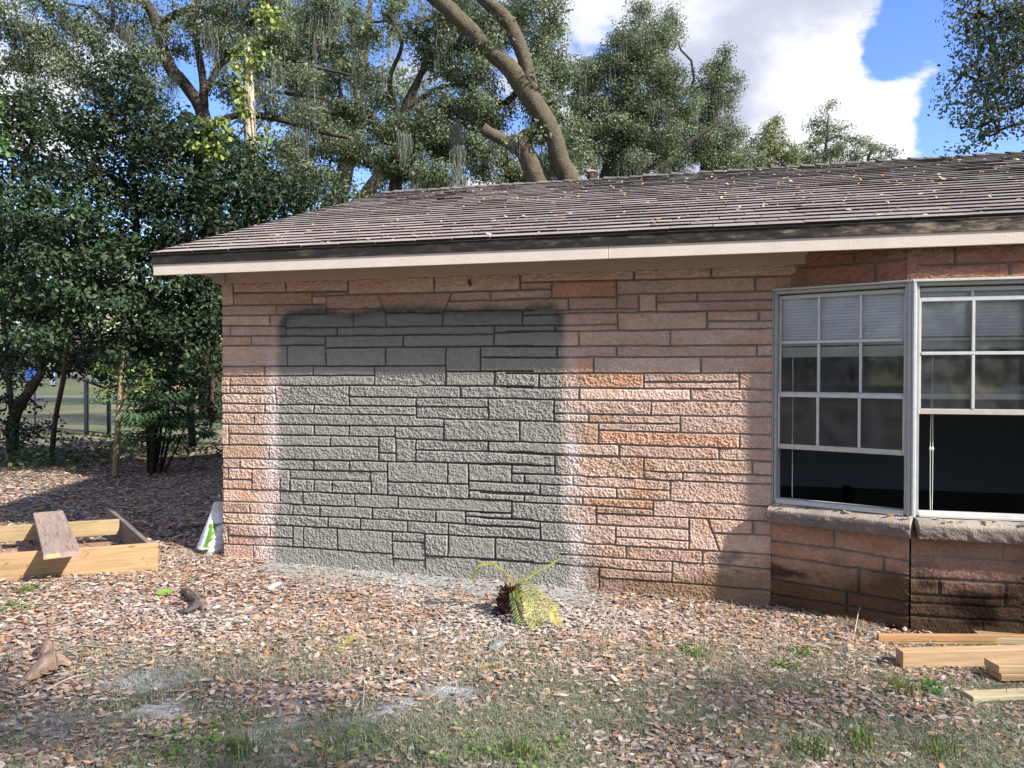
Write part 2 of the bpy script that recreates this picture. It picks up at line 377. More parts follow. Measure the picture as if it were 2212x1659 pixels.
def stone_wall(o, d, n, s0, s1, z0, z1, SG, res, seed, paint=False, tint=(1, 1, 1), keep=None, jw=.0040, joff=0.0):
    """height-field stone veneer: recessed mortar, each stone its own tone, chipped faces"""
    ns_ = int((s1 - s0) / res) + 1; nz = int((z1 - z0) / res) + 1
    s = np.linspace(s0, s1, ns_); z = np.linspace(z0, z1, nz)
    S, Z = np.meshgrid(s, z)
    wx = (fbm(S * 9, Z * 9, seed + 50, 2) - .5) * .008
    wz = (fbm(S * 7, Z * 7, seed + 60, 2) - .5) * .008
    Sw = S + wx; Zw = Z + wz
    D = np.full(S.shape, .05)
    for (a0, b0, a1, b1) in SG:
        m = .03
        i0 = np.searchsorted(z, min(b0, b1) - m); i1 = np.searchsorted(z, max(b0, b1) + m)
        j0 = np.searchsorted(s, min(a0, a1) - m); j1 = np.searchsorted(s, max(a0, a1) + m)
        if i1 <= i0 or j1 <= j0: continue
        ss = Sw[i0:i1, j0:j1]; zz = Zw[i0:i1, j0:j1]
        dx, dz = a1 - a0, b1 - b0; L = dx * dx + dz * dz + 1e-9
        t = np.clip(((ss - a0) * dx + (zz - b0) * dz) / L, 0, 1)
        dd = np.hypot(ss - a0 - t * dx, zz - b0 - t * dz)
        D[i0:i1, j0:j1] = np.minimum(D[i0:i1, j0:j1], dd)
    # stone ids by flood fill on a half-resolution mask
    Mk = D[::2, ::2] > .0062
    lab = np.zeros(Mk.shape, int); cur = 0
    H_, W_ = Mk.shape
    for si, sj in zip(*np.nonzero(Mk)):
        if lab[si, sj]: continue
        cur += 1; st = [(si, sj)]; lab[si, sj] = cur
        while st:
            i, j = st.pop()
            for a, b in ((i + 1, j), (i - 1, j), (i, j + 1), (i, j - 1)):
                if 0 <= a < H_ and 0 <= b < W_ and Mk[a, b] and not lab[a, b]:
                    lab[a, b] = cur; st.append((a, b))
    lab = np.repeat(np.repeat(lab, 2, 0), 2, 1)[:nz, :ns_]
    r2 = np.random.default_rng(seed)
    K = cur + 1
    off = r2.normal(0, .0024, K); off[r2.uniform(0, 1, K) > .95] += .007; rough = r2.uniform(.65, 1.25, K)
    tone = r2.uniform(0, 1, K); val = r2.normal(1, .10, K); red = r2.uniform(0, 1, K)
    # chipped relief
    w1 = (fbm(S * 22, Z * 22, seed + 1, 2) - .5) * .9
    n1 = vnoise(S * 100 + Z * 40 + w1 * 2, Z * 118 - S * 30 + w1, seed + 2)
    n2 = vnoise(S * 190 + w1 * 3, Z * 175, seed + 3)
    n3 = fbm(S * 30, Z * 34, seed + 4, 2)
    chips = sstep(.38, .78, n1) * .55 + n2 * .30 + n3 * .6
    flat = sstep(1.75, 2.0, Z)      # upper courses are worn with long flat ripples
    rip = vnoise(S * 26 + w1 * 3, Z * 105 + w1 * 6, seed + 8) * 1.5 - .3 + n2 * .3
    tex = lerp(chips, rip, flat)
    rise = sstep(jw, jw + .0055, D)
    H = rise * (.0078 + off[lab] + (tex - .5) * .0094 * rough[lab])
    H = H - (1 - rise) * .006 + (1 - rise) * (n2 - .5) * .003
    # colours
    base = np.array([[.56, .395, .312], [.53, .36, .28], [.59, .44, .355], [.51, .36, .265], [.56, .395, .315]])
    bi = (tone * 4.999).astype(int)
    cs = base[bi] * val[:, None]
    orange = np.array([.55, .33, .22])
    isor = red > .93
    cs[isor] = orange * val[isor][:, None]
    C = cs[lab] * np.array(tint)
    blot = fbm(S * 6, Z * 8, seed + 20, 4)[..., None]
    C = C * (0.84 + .34 * blot)
    C = lerp(C, C * np.array([.95, .80, .66]), sstep(.55, .75, fbm(S * 4, Z * 9, seed + 21, 3))[..., None] * .6)
    if not paint:
        C = C * np.array([.80, .74, .72])
    mort = np.array([.24, .21, .185]) * (0.8 + .4 * fbm(S * 20, Z * 20, seed + 22, 2))[..., None]
    C = lerp(mort, C, rise[..., None])
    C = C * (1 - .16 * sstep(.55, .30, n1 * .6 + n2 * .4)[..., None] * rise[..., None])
    # dark weathering near the soil: algae and splashed dirt
    dn = fbm(S * 3, Z * 5, seed + 30, 4)
    low = sstep(.34, .02, Z - (dn - .5) * .5) * (sstep(2.3, 3.2, S) if paint else 1.0) * .85
    if not paint: low = sstep(.42, .06, Z - (dn - .5) * .5)
    C = lerp(C, C * (np.array([.36, .33, .22]) if paint else np.array([.20, .20, .14])), np.clip(low, 0, 1)[..., None] * .9)
    bl = sstep(.58, .72, fbm(S * 2.4 + 5, Z * 6, seed + 31, 4)) * sstep(.45, .18, Z)
    if paint: bl = bl * sstep(3.4, 3.9, S)
    C = lerp(C, C * .25, bl[..., None])
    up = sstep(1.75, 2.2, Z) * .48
    C = C * (1 - up[..., None] * np.array([.5, .62, .7]))  # eave shade painted into the upper stones: darker and browner
    if paint:
        sL0, sR0 = src(1046, 1700, C0, U)[0], src(2118, 1700, C0, U)[0]
        zT = 1.56 + (806 - 662) / F * 5.95
        wob = (fbm(S * 2.5, Z * 2.5, 91, 3) - .5) * .10 + (fbm(S * 25, Z * 25, 92, 2) - .5) * .03
        zz = zT + (fbm(S * 3.5, S * 0, 93, 3) - .5) * .05
        # rounded rectangle distance (negative inside)
        lowx = .05 * sstep(.7, .1, Z)
        cx = (sL0 + sR0) / 2; hx = (sR0 - sL0) / 2
        qx = np.abs(S - cx) - hx + .14 - lowx; qz = (Z - zz) + .14
        dist = np.hypot(np.maximum(qx, 0), np.maximum(qz, 0)) + np.minimum(np.maximum(qx, qz), 0) - .14 + wob * .6
        pm = sstep(.045, -.05, dist + (n2 - .5) * .03)
        # pale overspray dust round the patch, stronger low down
        halo = np.exp(-((dist - .055) / (.055 + .05 * sstep(1.4, .3, Z))) ** 2) * (.1 + 1.0 * fbm(S * 9, Z * 6, 95, 4)) * sstep(2.1, 1.2, Z) * (1 - .35 * sstep(.4, .7, n1))
        halo = halo * np.where(S < cx, .95, .85) * (.55 + .75 * n2)
        C = lerp(C, np.array([.66, .64, .66]), np.clip(halo * 1.05, 0, .88)[..., None])
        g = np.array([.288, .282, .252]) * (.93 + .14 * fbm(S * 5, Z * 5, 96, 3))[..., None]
        g = g * (1 - .34 * sstep(1.55, 2.0, Z))[..., None]  # grey darkened upward in colour to deepen the shade below the eave
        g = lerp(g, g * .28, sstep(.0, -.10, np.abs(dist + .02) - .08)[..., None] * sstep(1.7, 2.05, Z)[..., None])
        g = lerp(np.array([.06, .06, .055]), g, sstep(jw - .002, jw + .004, D)[..., None])
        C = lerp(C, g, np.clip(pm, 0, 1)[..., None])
    p = np.empty(S.shape + (3,))
    p[..., 0] = o[0] + d[0] * S + n[0] * (H + joff); p[..., 1] = o[1] + d[1] * S + n[1] * (H + joff); p[..., 2] = Z
    i = np.arange(nz - 1)[:, None] * ns_; j = np.arange(ns_ - 1)[None, :]
    Q = np.stack([i + j, i + j + 1, i + ns_ + j + 1, i + ns_ + j], -1)
    if keep is not None:
        kf = keep(S[:-1, :-1] + res / 2, Z[:-1, :-1] + res / 2)
        Q = Q[kf]
    return p.reshape(-1, 3), Q.reshape(-1, 4), C.reshape(-1, 3)

house = empty('house', W(4.5, -4, 0), 0, label='single storey tan stone house with shingle roof, bay window and grey painted wall patch', cat='house')
def add_wall(name, V, Q, C, label=None):
    o = link(name, npmesh(name, V, [Q], C, True), M['stone'], house)
    if label: o['label'] = label
    return o
ZB = -.30
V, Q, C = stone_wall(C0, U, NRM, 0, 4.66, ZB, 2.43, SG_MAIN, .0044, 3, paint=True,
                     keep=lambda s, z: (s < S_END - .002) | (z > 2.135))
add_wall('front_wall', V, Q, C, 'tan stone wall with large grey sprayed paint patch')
def autosegs(s0, s1, z0, z1, seed, rows=None):
    r = random.Random(seed); out = []; z = z0; prev = None
    zs = [z0]
    while z < z1: z += r.choice([.09, .12, .16, .2]); zs.append(z)
    for a, b in zip(zs, zs[1:]):
        out.append((s0, b, s1, b)); s = s0 + r.uniform(.1, .6)
        while s < s1: out.append((s, a, s, b)); s += r.uniform(.3, .9)
    return out
# bay: angled side panel and front panel below the sill
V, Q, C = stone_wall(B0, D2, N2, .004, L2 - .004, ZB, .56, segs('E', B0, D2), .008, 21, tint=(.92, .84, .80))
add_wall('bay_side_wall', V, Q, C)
SEGF = [(a, b, c, d) for (a, b, c, d) in segs('G', B1, U)]
SX = max(c for (_, _, c, _) in SEGF)
SEGF += [(SX, b, 3.2, b) for b in (.05, .13, .29, .42)] + [(s_, -.1, s_, .42) for s_ in (1.5, 2.1, 2.7)]
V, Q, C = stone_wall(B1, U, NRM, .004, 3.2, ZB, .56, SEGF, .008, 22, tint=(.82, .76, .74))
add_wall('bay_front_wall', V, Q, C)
# stone band above the bay windows, set back 5 cm
HB = .05
o3 = B0 - N2 * HB; oF = B1 - NRM * HB
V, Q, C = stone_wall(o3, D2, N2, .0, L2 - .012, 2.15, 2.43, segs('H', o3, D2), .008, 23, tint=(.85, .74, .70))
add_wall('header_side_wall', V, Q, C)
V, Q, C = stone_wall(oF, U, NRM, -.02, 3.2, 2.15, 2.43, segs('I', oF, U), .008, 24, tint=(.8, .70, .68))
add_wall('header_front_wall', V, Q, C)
# far side of the bay and wall beyond, the gable side and the back, all coarser
SF = S_BAY + 3.2
D3 = U * math.cos(R(22.5)) - NRM * math.sin(R(22.5)); N3 = NRM * math.cos(R(22.5)) + U * math.sin(R(22.5))
E0 = C0 + U * SF + NRM * T_BAY
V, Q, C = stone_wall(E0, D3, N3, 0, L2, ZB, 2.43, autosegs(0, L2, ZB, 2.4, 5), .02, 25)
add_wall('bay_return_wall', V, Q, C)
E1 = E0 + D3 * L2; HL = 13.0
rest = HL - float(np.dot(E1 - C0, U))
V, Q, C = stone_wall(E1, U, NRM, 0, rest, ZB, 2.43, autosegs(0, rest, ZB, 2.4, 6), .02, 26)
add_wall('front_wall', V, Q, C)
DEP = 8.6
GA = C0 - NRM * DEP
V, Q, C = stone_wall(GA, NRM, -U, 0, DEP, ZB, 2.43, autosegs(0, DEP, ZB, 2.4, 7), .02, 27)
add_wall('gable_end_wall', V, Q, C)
mb = MB()
core = (.16, .14, .12)
mb.obox(W(.03, -.16, ZB), (U * 4.35).tolist() + [0], (NRM * .13).tolist() + [0], (0, 0, 2.72), core)
mb.obox(W(.03, -DEP + .02, ZB), (NRM * (DEP - .2)).tolist() + [0], (U * .13).tolist() + [0], (0, 0, 2.72), core)
mb.obox(W(.03, -DEP, ZB), (U * (HL - .05)).tolist() + [0], (NRM * .13).tolist() + [0], (0, 0, 2.72), (.5, .34, .25))
mb.obox(W(HL - .15, -DEP + .14, ZB), (U * .13).tolist() + [0], (NRM * (DEP - .1)).tolist() + [0], (0, 0, 2.72), (.5, .34, .25))
mb.build('wall_core', M['plain'], house)

# ---- room seen through the windows
mb = MB()
wc = (.36, .39, .41)
def quad(mb, a, b, c, d, col): mb.add([a, b, c, d], [[[0, 1, 2, 3]]], col)
RI0, RI1, RD = 3.6, 8.6, -3.4
mb.obox(W(RI0, RD, .02), (U * (RI1 - RI0)).tolist() + [0], (NRM * -.1).tolist() + [0], (0, 0, 2.4), wc)
mb.obox(W(RI0, RD, .02), (U * -.1).tolist() + [0], (NRM * (-RD - .17)).tolist() + [0], (0, 0, 2.4), wc)
mb.obox(W(RI1, RD, .02), (U * .1).tolist() + [0], (NRM * (-RD + .1)).tolist() + [0], (0, 0, 2.4), wc)
mb.build('room_wall', M['drywall'], house)
mb = MB()
mb.obox(W(RI0 - .1, RD - .1, .0), (U * (RI1 - RI0 + .2)).tolist() + [0], (NRM * (-RD + .1 - .05)).tolist() + [0], (0, 0, .02), (.04, .04, .045))
mb.obox(W(S_BAY + .02, -.1, .0), (U * 3.1).tolist() + [0], (NRM * (T_BAY + .06)).tolist() + [0], (0, 0, .018), (.04, .04, .045))
mb.build('room_floor', M['drywall'], house)
mb = MB()
mb.obox(W(.1, -DEP + .2, 2.44), (U * (HL - .3)).tolist() + [0], (NRM * (DEP - .2 + .30)).tolist() + [0], (0, 0, .02), (.20, .21, .22))
mb.build('room_ceiling', M['drywall'], house)
mb = MB()
mb.obox(W(RI0 + .02, RD + .004, .02), (U * (RI1 - RI0 - .04)).tolist() + [0], (NRM * .015).tolist() + [0], (0, 0, .28), (.10, .085, .075))
mb.obox(W(5.35, RD + .4, .02), (U * .07).tolist() + [0], (NRM * .3).tolist() + [0], (0, 0, .36), (.03, .03, .03))
mb.build('baseboard', M['drywall'], house)

# ---- eaves
OV = .376; EX0 = -.376; EX1 = HL + .35
ZF0, ZF1, ZF2 = 2.35, 2.436, 2.512
def fr(s0, s1, t0, t1, z0, z1, mb, col, bev=0):
    f = mb.bbox if bev else mb.obox
    a = (W(s0, t0, z0), (U * (s1 - s0)).tolist() + [0], (NRM * (t1 - t0)).tolist() + [0], (0, 0, z1 - z0))
    if bev: f(*a, bev, col)
    else: f(*a, col)
mb = MB()
x = EX0; cuts = [EX0, 3.30, 6.95, 10.4, EX1]
for a, b in zip(cuts, cuts[1:]):
    fr(a + (.0015 if a != EX0 else 0), b - .0015, OV - .022, OV, ZF0, ZF1 + .02, mb, (.66, .57, .49), .002)
mb.build('fascia', M['plain'], house)
# dirty upper trim board, black with mildew
def mildew_mat():
    m, nt, b = newmat('mildewed_board'); L = nt.links; ns = nt.nodes
    tc = N(ns, 'ShaderNodeTexCoord')
    mp = N(ns, 'ShaderNodeMapping'); mp.inputs['Scale'].default_value = (6, 6, 22); L.new(tc.outputs['Object'], mp.inputs[0])
    n = N(ns, 'ShaderNodeTexNoise'); n.inputs['Scale'].default_value = 1; n.inputs['Detail'].default_value = 8; n.inputs['Roughness'].default_value = .68; L.new(mp.outputs[0], n.inputs['Vector'])
    # cleaner towards the right end of the board (real wear, along the house)
    sp = N(ns, 'ShaderNodeSeparateXYZ'); L.new(tc.outputs['Object'], sp.inputs[0])
    mr = N(ns, 'ShaderNodeMapRange'); mr.inputs['From Min'].default_value = 1.2; mr.inputs['From Max'].default_value = 3.2; mr.inputs['To Min'].default_value = 0; mr.inputs['To Max'].default_value = .17
    L.new(sp.outputs['X'], mr.inputs['Value'])
    ad = N(ns, 'ShaderNodeMath', operation='ADD'); L.new(n.outputs[0], ad.inputs[0]); L.new(mr.outputs[0], ad.inputs[1])
    cr = N(ns, 'ShaderNodeValToRGB'); e = cr.color_ramp.elements
    e[0].position = .50; e[0].color = (.012, .010, .010, 1); e[1].position = .74; e[1].color = (.26, .21, .15, 1)
    k = e.new(.60); k.color = (.05, .04, .03, 1)
    L.new(ad.outputs[0], cr.inputs[0]); L.new(cr.outputs[0], b.inputs['Base Color'])
    b.inputs['Roughness'].default_value = .9
    return m
mb = MB()
fr(EX0 - .008, EX1, OV + .001, OV + .009, ZF1, ZF2, mb, (.1, .1, .1), .002)
mb.build('drip_board', mildew_mat(), house, label='eave board black with mildew')
mb = MB()   # metal drip edge
fr(EX0 - .010, EX1, OV - .005, OV + .014, ZF2 + .001, ZF2 + .006, mb, (.25, .22, .2))
mb.build('drip_edge', M['metal'], house)
mb = MB()
fr(EX0 + .002, 4.64, .03, OV - .024, 2.425, 2.437, mb, (.50, .41, .36))
fr(4.644, EX1, -.03, OV - .024, 2.4255, 2.4365, mb, (.42, .33, .29))
fr(EX0 + .002, -.02, -DEP, .026, 2.425, 2.437, mb, (.50, .41, .36))
mb.build('soffit', M['plain'], house)
mb = MB()
fr(-.03, 4.655, .024, .046, 2.313, 2.4245, mb, (.42, .33, .27), .003)
fr(-.055, .06, .0465, .066, 2.318, 2.424, mb, (.36, .30, .26), .003)
mb.build('frieze_board', M['plain'], house)

# ---- roof
RG = 4.25
def solve_ridge():
    # ridge height so that its line meets the measured bearing (x=1106,y=402)
    o = C0 - NRM * RG; A = np.array([[U[0], 0], [U[1], -1.0]]); s, Y = np.linalg.solve(A, -o)
    return 1.56 + (806 - 402) / F * Y
ZR = solve_ridge(); ZE = ZF2 + .006
run = RG + OV + .014; slope = (ZR - ZE) / run; ang = math.atan(slope); LEN = run / math.cos(ang)
def RP(s, u, h=0.0):
    """point on front roof slope: u metres up from the eave edge, h above"""
    return W(s, OV + .014 - u * math.cos(ang) - h * math.sin(ang) * -1, ZE + u * math.sin(ang) + h * math.cos(ang))
def roof():
    r = random.Random(4); exp = .178; ncr = int(LEN / exp); exp = LEN / ncr
    mb = MB(); x0, x1 = EX0 - .02, EX1
    mb.box8([RP(x0 + .02, 0.01, -.012), RP(x1, 0.01, -.012), RP(x1, LEN, -.012), RP(x0 + .02, LEN, -.012),
             RP(x0 + .02, 0.01, .0), RP(x1, 0.01, .0), RP(x1, LEN, .0), RP(x0 + .02, LEN, .0)], (.05, .045, .045))
    stain = lambda s, u: float(vnoise(np.array([s * .7]), np.array([u * 1.1]), 71)[0])
    for c in range(ncr):
        u0 = c * exp; s = x0 + r.uniform(-.28, 0)
        wav = r.uniform(-.004, .004)
        while s < x1:
            w = .31 + r.uniform(-.03, .03); a = max(s, x0); b = min(s + w - .006, x1)
            if b - a > .02:
                ub = u0 + wav + r.uniform(-.003, .003); ut = min(u0 + exp + .02, LEN)
                th = .018 + r.uniform(-.002, .003); lift = r.uniform(0, .001) if r.random() > .04 else r.uniform(.002, .006)
                st = stain(s, u0)
                k = .88 + .24 * r.random(); fade = min(max((a - 1.2) / 4.5, 0), 1) * .45 + (.25 if st > .62 else 0)
                col = np.array([.320, .270, .250]) * k
                if r.random() < .10: col = np.array([.36, .29, .265]) * k
                col = lerp(col, np.array([.145, .143, .140]) * k, min(fade + .12 * (u0 / LEN), .8))
                mb.box8([RP(a, ub, .001), RP(b, ub, .001), RP(b, ut, .0), RP(a, ut, .0),
                         RP(a, ub, th + lift), RP(b, ub, th + lift * r.random()), RP(b, ut, .006), RP(a, ut, .006)], col)
                bt = [RP(a, ub - .0012, .000), RP(b, ub - .0012, .000), RP(b, ub - .0012, th + lift * .5 - .001), RP(a, ub - .0012, th + lift - .001)]
                mb.add(bt, [[[0, 1, 2, 3]]], (.012, .011, .010))
            s += w
    mb.build('roof', M['shingle'], house)
    # back slope, one sheet of shingle colour
    mb = MB()
    o = W(x0, -RG, ZR); e = W(x0, -RG - run, ZE)
    v = e - o; nn = np.array([0, 0, .012])
    mb.obox(o - nn, (U * (x1 - x0)).tolist() + [0], v, nn * 1.0, (.12, .11, .105))
    mb.build('back_roof', M['shingle'], house)
    # ridge caps
    mb = MB(); s = x0
    while s < x1:
        l = .30; a, b = s, min(s + .175, x1)
        j = r.uniform(-.006, .006); h = r.uniform(0, .006)
        base = np.array([.17, .155, .15]) * r.uniform(.75, 1.2)
        for sg in (1, -1):
            p = [W(a, -RG + sg * .0, ZR + .034 + h + j), W(b, -RG, ZR + .020 + j), W(b, -RG + sg * .15, ZR + .020 - .15 * slope + j), W(a, -RG + sg * .15, ZR + .034 + h - .15 * slope)]
            q = [v - np.array([0, 0, .012]) for v in p]
            mb.box8([*q, *p] if sg < 0 else [q[3], q[2], q[1], q[0], p[3], p[2], p[1], p[0]], base)
        s += .17
    mb.build('ridge_cap', M['shingle'], house)
    # gable: barge board and stone triangle
    mb = MB()
    for sg in (1, -1):
        o = W(EX0 - .012, -RG, ZR - .018); e = W(EX0 - .012, -RG + sg * (run - .035), ZE - .018)
        mb.obox(o, e - o, (U * .022).tolist() + [0], (0, 0, -.10), (.30, .22, .17))
    mb.build('barge_board', M['plain'], house)
    mb = MB()
    mb.add([W(-.0, .0, 2.43), W(-.0, -DEP, 2.43), W(0, -RG, ZR - .12), W(.1, 0, 2.43), W(.1, -DEP, 2.43), W(.1, -RG, ZR - .12)],
           [[[0, 2, 1], [3, 4, 5]], [[0, 1, 4, 3], [1, 2, 5, 4], [2, 0, 3, 5]]], (.42, .33, .27))
    mb.build('gable_panel', M['plain'], house)
    mb = MB(); mb.add([W(HL, .0, 2.43), W(HL, -DEP, 2.43), W(HL, -RG, ZR - .12)], [[[0, 1, 2]]], (.42, .33, .27)); mb.build('gable_panel', M['plain'], house)
roof()

# ---- window sills (thick rough concrete with pinkish wash)
def sill(o, d, n, L, ext0, ext1, seed, name='window_sill'):
    res = .008
    prof = [(-.10, .652), (-.02, .650), (.04, .640), (.098, .620), (.104, .612), (.106, .58), (.105, .55), (.101, .528), (.094, .522), (.03, .520), (-.02, .52)]
    # resample profile
    pp = [];
    for (a, b), (c, e) in zip(prof, prof[1:]):
        k = max(1, int(math.hypot(c - a, e - b) / res))
        for i in range(k): pp.append((lerp(a, c, i / k), lerp(b, e, i / k)))
    pp.append(prof[-1]); pp = np.array(pp)
    s = np.arange(-ext0, L + ext1, res); ns_ = len(s)
    Sg, Kg = np.meshgrid(s, np.arange(len(pp)))
    t = pp[Kg, 0]; z = pp[Kg, 1]
    facing = sstep(.60, .585, z) * sstep(.51, .52, z)
    ruf = (fbm(Sg * 28 + z * 12, z * 60 + Sg * 9, seed, 3) - .5) * .020 * facing + (fbm(Sg * 9, t * 20, seed + 3, 3) - .5) * .010
    t = t + ruf; z = z + (fbm(Sg * 10, t * 12, seed + 5, 3) - .5) * .008
    C = lerp(np.array([.43, .37, .31]), np.array([.25, .21, .18]), facing[..., None]) * (.5 + .5 * fbm(Sg * 7, t * 9 + z * 7, seed + 7, 4))[..., None]
    C = lerp(C, np.array([.20, .16, .14]) * np.ones_like(C), (sstep(.5, .68, fbm(Sg * 5, z * 14, seed + 9, 4)) * facing)[..., None] * .75)
    V = np.stack([o[0] + d[0] * Sg + n[0] * t, o[1] + d[1] * Sg + n[1] * t, z], -1).reshape(-1, 3)
    i = np.arange(len(pp) - 1)[:, None] * ns_; j = np.arange(ns_ - 1)[None, :]
    Q = np.stack([i + j, i + ns_ + j, i + ns_ + j + 1, i + j + 1], -1).reshape(-1, 4)
    m = len(pp)
    capL = [[k * ns_ for k in range(m)][::-1]]; capR = [[k * ns_ + ns_ - 1 for k in range(m)]]
    link(name, npmesh(name, V, [Q, np.array(capL), np.array(capR)], C.reshape(-1, 3), True), M['stone'], house)
sill(B0, D2, N2, L2, .0, .022, 41)
sill(B1, U, NRM, 3.2, -.022, .0, 42)

# ---- windows
def glass_mat():
    m, nt, b = newmat('window_glass'); L = nt.links; ns = nt.nodes
    ns.remove(b)
    tr = N(ns, 'ShaderNodeBsdfTransparent'); tr.inputs[0].default_value = (.90, .92, .92, 1)
    gl = N(ns, 'ShaderNodeBsdfGlossy'); gl.inputs['Roughness'].default_value = .03; gl.inputs[0].default_value = (.9, .9, .9, 1)
    df = N(ns, 'ShaderNodeBsdfDiffuse'); df.inputs[0].default_value = (.35, .36, .36, 1)
    lw = N(ns, 'ShaderNodeFresnel'); lw.inputs[0].default_value = 1.5
    tc = N(ns, 'ShaderNodeTexCoord'); n = N(ns, 'ShaderNodeTexNoise'); n.inputs['Scale'].default_value = 9; n.inputs['Detail'].default_value = 7; L.new(tc.outputs['Object'], n.inputs['Vector'])
    mr = N(ns, 'ShaderNodeMapRange'); mr.inputs['From Min'].default_value = .3; mr.inputs['From Max'].default_value = .8; mr.inputs['To Min'].default_value = .02; mr.inputs['To Max'].default_value = .16; L.new(n.outputs[0], mr.inputs['Value'])
    a = N(ns, 'ShaderNodeMixShader'); L.new(lw.outputs[0], a.inputs[0]); L.new(tr.outputs[0], a.inputs[1]); L.new(gl.outputs[0], a.inputs[2])
    c = N(ns, 'ShaderNodeMixShader'); L.new(mr.outputs[0], c.inputs[0]); L.new(a.outputs[0], c.inputs[1]); L.new(df.outputs[0], c.inputs[2])
    L.new(c.outputs[0], ns['Material Output'].inputs['Surface'])
    return m
M['glass'] = glass_mat()
AL = (.36, .36, .345); AL2 = (.55, .55, .52); OLD = (.50, .46, .40)
def wbox(mb, o, d, n, s0, s1, t0, t1, z0, z1, col, bev=.002):
    p = np.array([o[0] + d[0] * s0 + n[0] * t0, o[1] + d[1] * s0 + n[1] * t0, z0])
    mb.bbox(p, [d[0] * (s1 - s0), d[1] * (s1 - s0), 0], [n[0] * (t1 - t0), n[1] * (t1 - t0), 0], [0, 0, z1 - z0], bev, col)
def window(o, d, n, s0, s1, cols, rows, label, sashes, blind_z, cords, tilt=0):
    """o,d,n: plane; s0..s1 width; sashes: list of (name, t, z0, z1, bars z list)"""
    wnd = empty('window_', np.array([o[0] + d[0] * s0, o[1] + d[1] * s0, .65])); wnd.name = 'window'
    return wnd
def make_window(o, d, n, s0, s1, ncol, label, sashes, blind, cords, mullw=.017):
    mb = MB(); z0, z1 = .655, 2.135
    wbox(mb, o, d, n, s0, s0 + .016, -.10, -.004, z0, z1, AL)
    wbox(mb, o, d, n, s1 - .014, s1, -.10, -.004, z0, z1, AL)
    wbox(mb, o, d, n, s0 + .017, s1 - .015, -.10, -.004, z1 - .022, z1, AL)
    wbox(mb, o, d, n, s0 + .017, s1 - .015, -.10, -.004, z0, z0 + .022, AL2)
    wbox(mb, o, d, n, s0 + .017, s1 - .015, -.03, .012, z0 - .006, z0 + .010, AL2)
    w = mb.build('window', M['metal'], house); w['label'] = label
    fs0, fs1 = s0 + .018, s1 - .016
    for (nm, t, za, zb, rails, cuts, botcol) in sashes:
        mb = MB(); fw = .013
        wbox(mb, o, d, n, fs0, fs0 + fw, t - .02, t, za, zb, AL2)
        wbox(mb, o, d, n, fs1 - fw, fs1, t - .02, t, za, zb, AL2)
        wbox(mb, o, d, n, fs0 + fw + .001, fs1 - fw - .001, t - .02, t, za, za + .034, botcol)
        wbox(mb, o, d, n, fs0 + fw + .001, fs1 - fw - .001, t - .02, t, zb - .026, zb, AL2)
        mb.build(nm, M['metal'], w)
        for zr in rails:
            mb = MB(); wbox(mb, o, d, n, fs0 + fw + .001, fs1 - fw - .001, t - .016, t + .004, zr - .010, zr + .010, AL2); mb.build('muntin', M['metal'], w)
        zz = [za + .035] + rails + [zb - .027]
        for c in range(1, ncol):
            sc = lerp(fs0, fs1, c / ncol) + random.uniform(-.004, .004)
            for k in range(len(zz) - 1):
                a = zz[k] + (.013 if k else 0); b = zz[k + 1] - (.013 if k < len(zz) - 2 else 0)
                mb = MB(); wbox(mb, o, d, n, sc - mullw / 2, sc + mullw / 2, t - .015, t + .003, a, b, AL2); mb.build('muntin', M['metal'], w)
        mb = MB()
        tg = t - .010
        P4 = lambda s_, z_: [o[0] + d[0] * s_ + n[0] * tg, o[1] + d[1] * s_ + n[1] * tg, z_]
        mb.add([P4(fs0 + .01, za + .01), P4(fs1 - .01, za + .01), P4(fs1 - .01, zb - .01), P4(fs0 + .01, zb - .01)], [[[0, 1, 2, 3]]], (.5, .5, .5))
        mb.build('pane', M['glass'], w)
    if blind:
        mb = MB(); zb0, zb1 = blind; z = zb0 + .03; tb = -.10
        wbox(mb, o, d, n, fs0, fs1, tb - .025, tb + .02, zb1 - .03, zb1, (.62, .62, .6))
        while z < zb1 - .03:
            p = np.array([o[0] + d[0] * fs0 + n[0] * (tb + .009), o[1] + d[1] * fs0 + n[1] * (tb + .009), z])
            q = [-n[0] * .007, -n[1] * .007, .0222]
            e = [d[0] * (fs1 - fs0), d[1] * (fs1 - fs0), 0]
            mb.obox(p, e, q, [n[0] * .001, n[1] * .001, .001], np.array([.90, .89, .90]) * random.uniform(.93, 1.0))
            z += .0215
        wbox(mb, o, d, n, fs0, fs1, tb - .02, tb + .015, zb0 - .05, zb0 + .02, (.55, .54, .48))
        mb.build('blind', M['plastic'], w)
    for (cs, za, zb, lean) in cords:
        pts = []; mb = MB()
        for k in range(9):
            f = k / 8; s_ = cs + lean * math.sin(f * 2.2) * .5; z_ = lerp(zb, za, f)
            pts.append([o[0] + d[0] * s_ - n[0] * .115, o[1] + d[1] * s_ - n[1] * .115, z_])
        mb.tube(pts, .0022, 5, col=(.75, .74, .68))
        p = np.array(pts[5]); mb.tube([p + [0, 0, .015], p, p - [0, 0, .015]], [.003, .007, .003], 6, col=(.75, .74, .68))
        mb.build('blind_cord', M['plastic'], w)
    return w
make_window(B0, D2, N2, .012, L2 - .026, 3, 'left bay window with lowered blind on top and open gap at the bottom',
    [('upper_sash', -.055, 1.395, 2.105, [1.775], None, AL2), ('lower_sash', -.028, 1.03, 1.42, [], None, OLD)],
    (1.72, 2.105), [(.105, .70, 1.72, .006), (.11, .68, 1.72, -.004)])
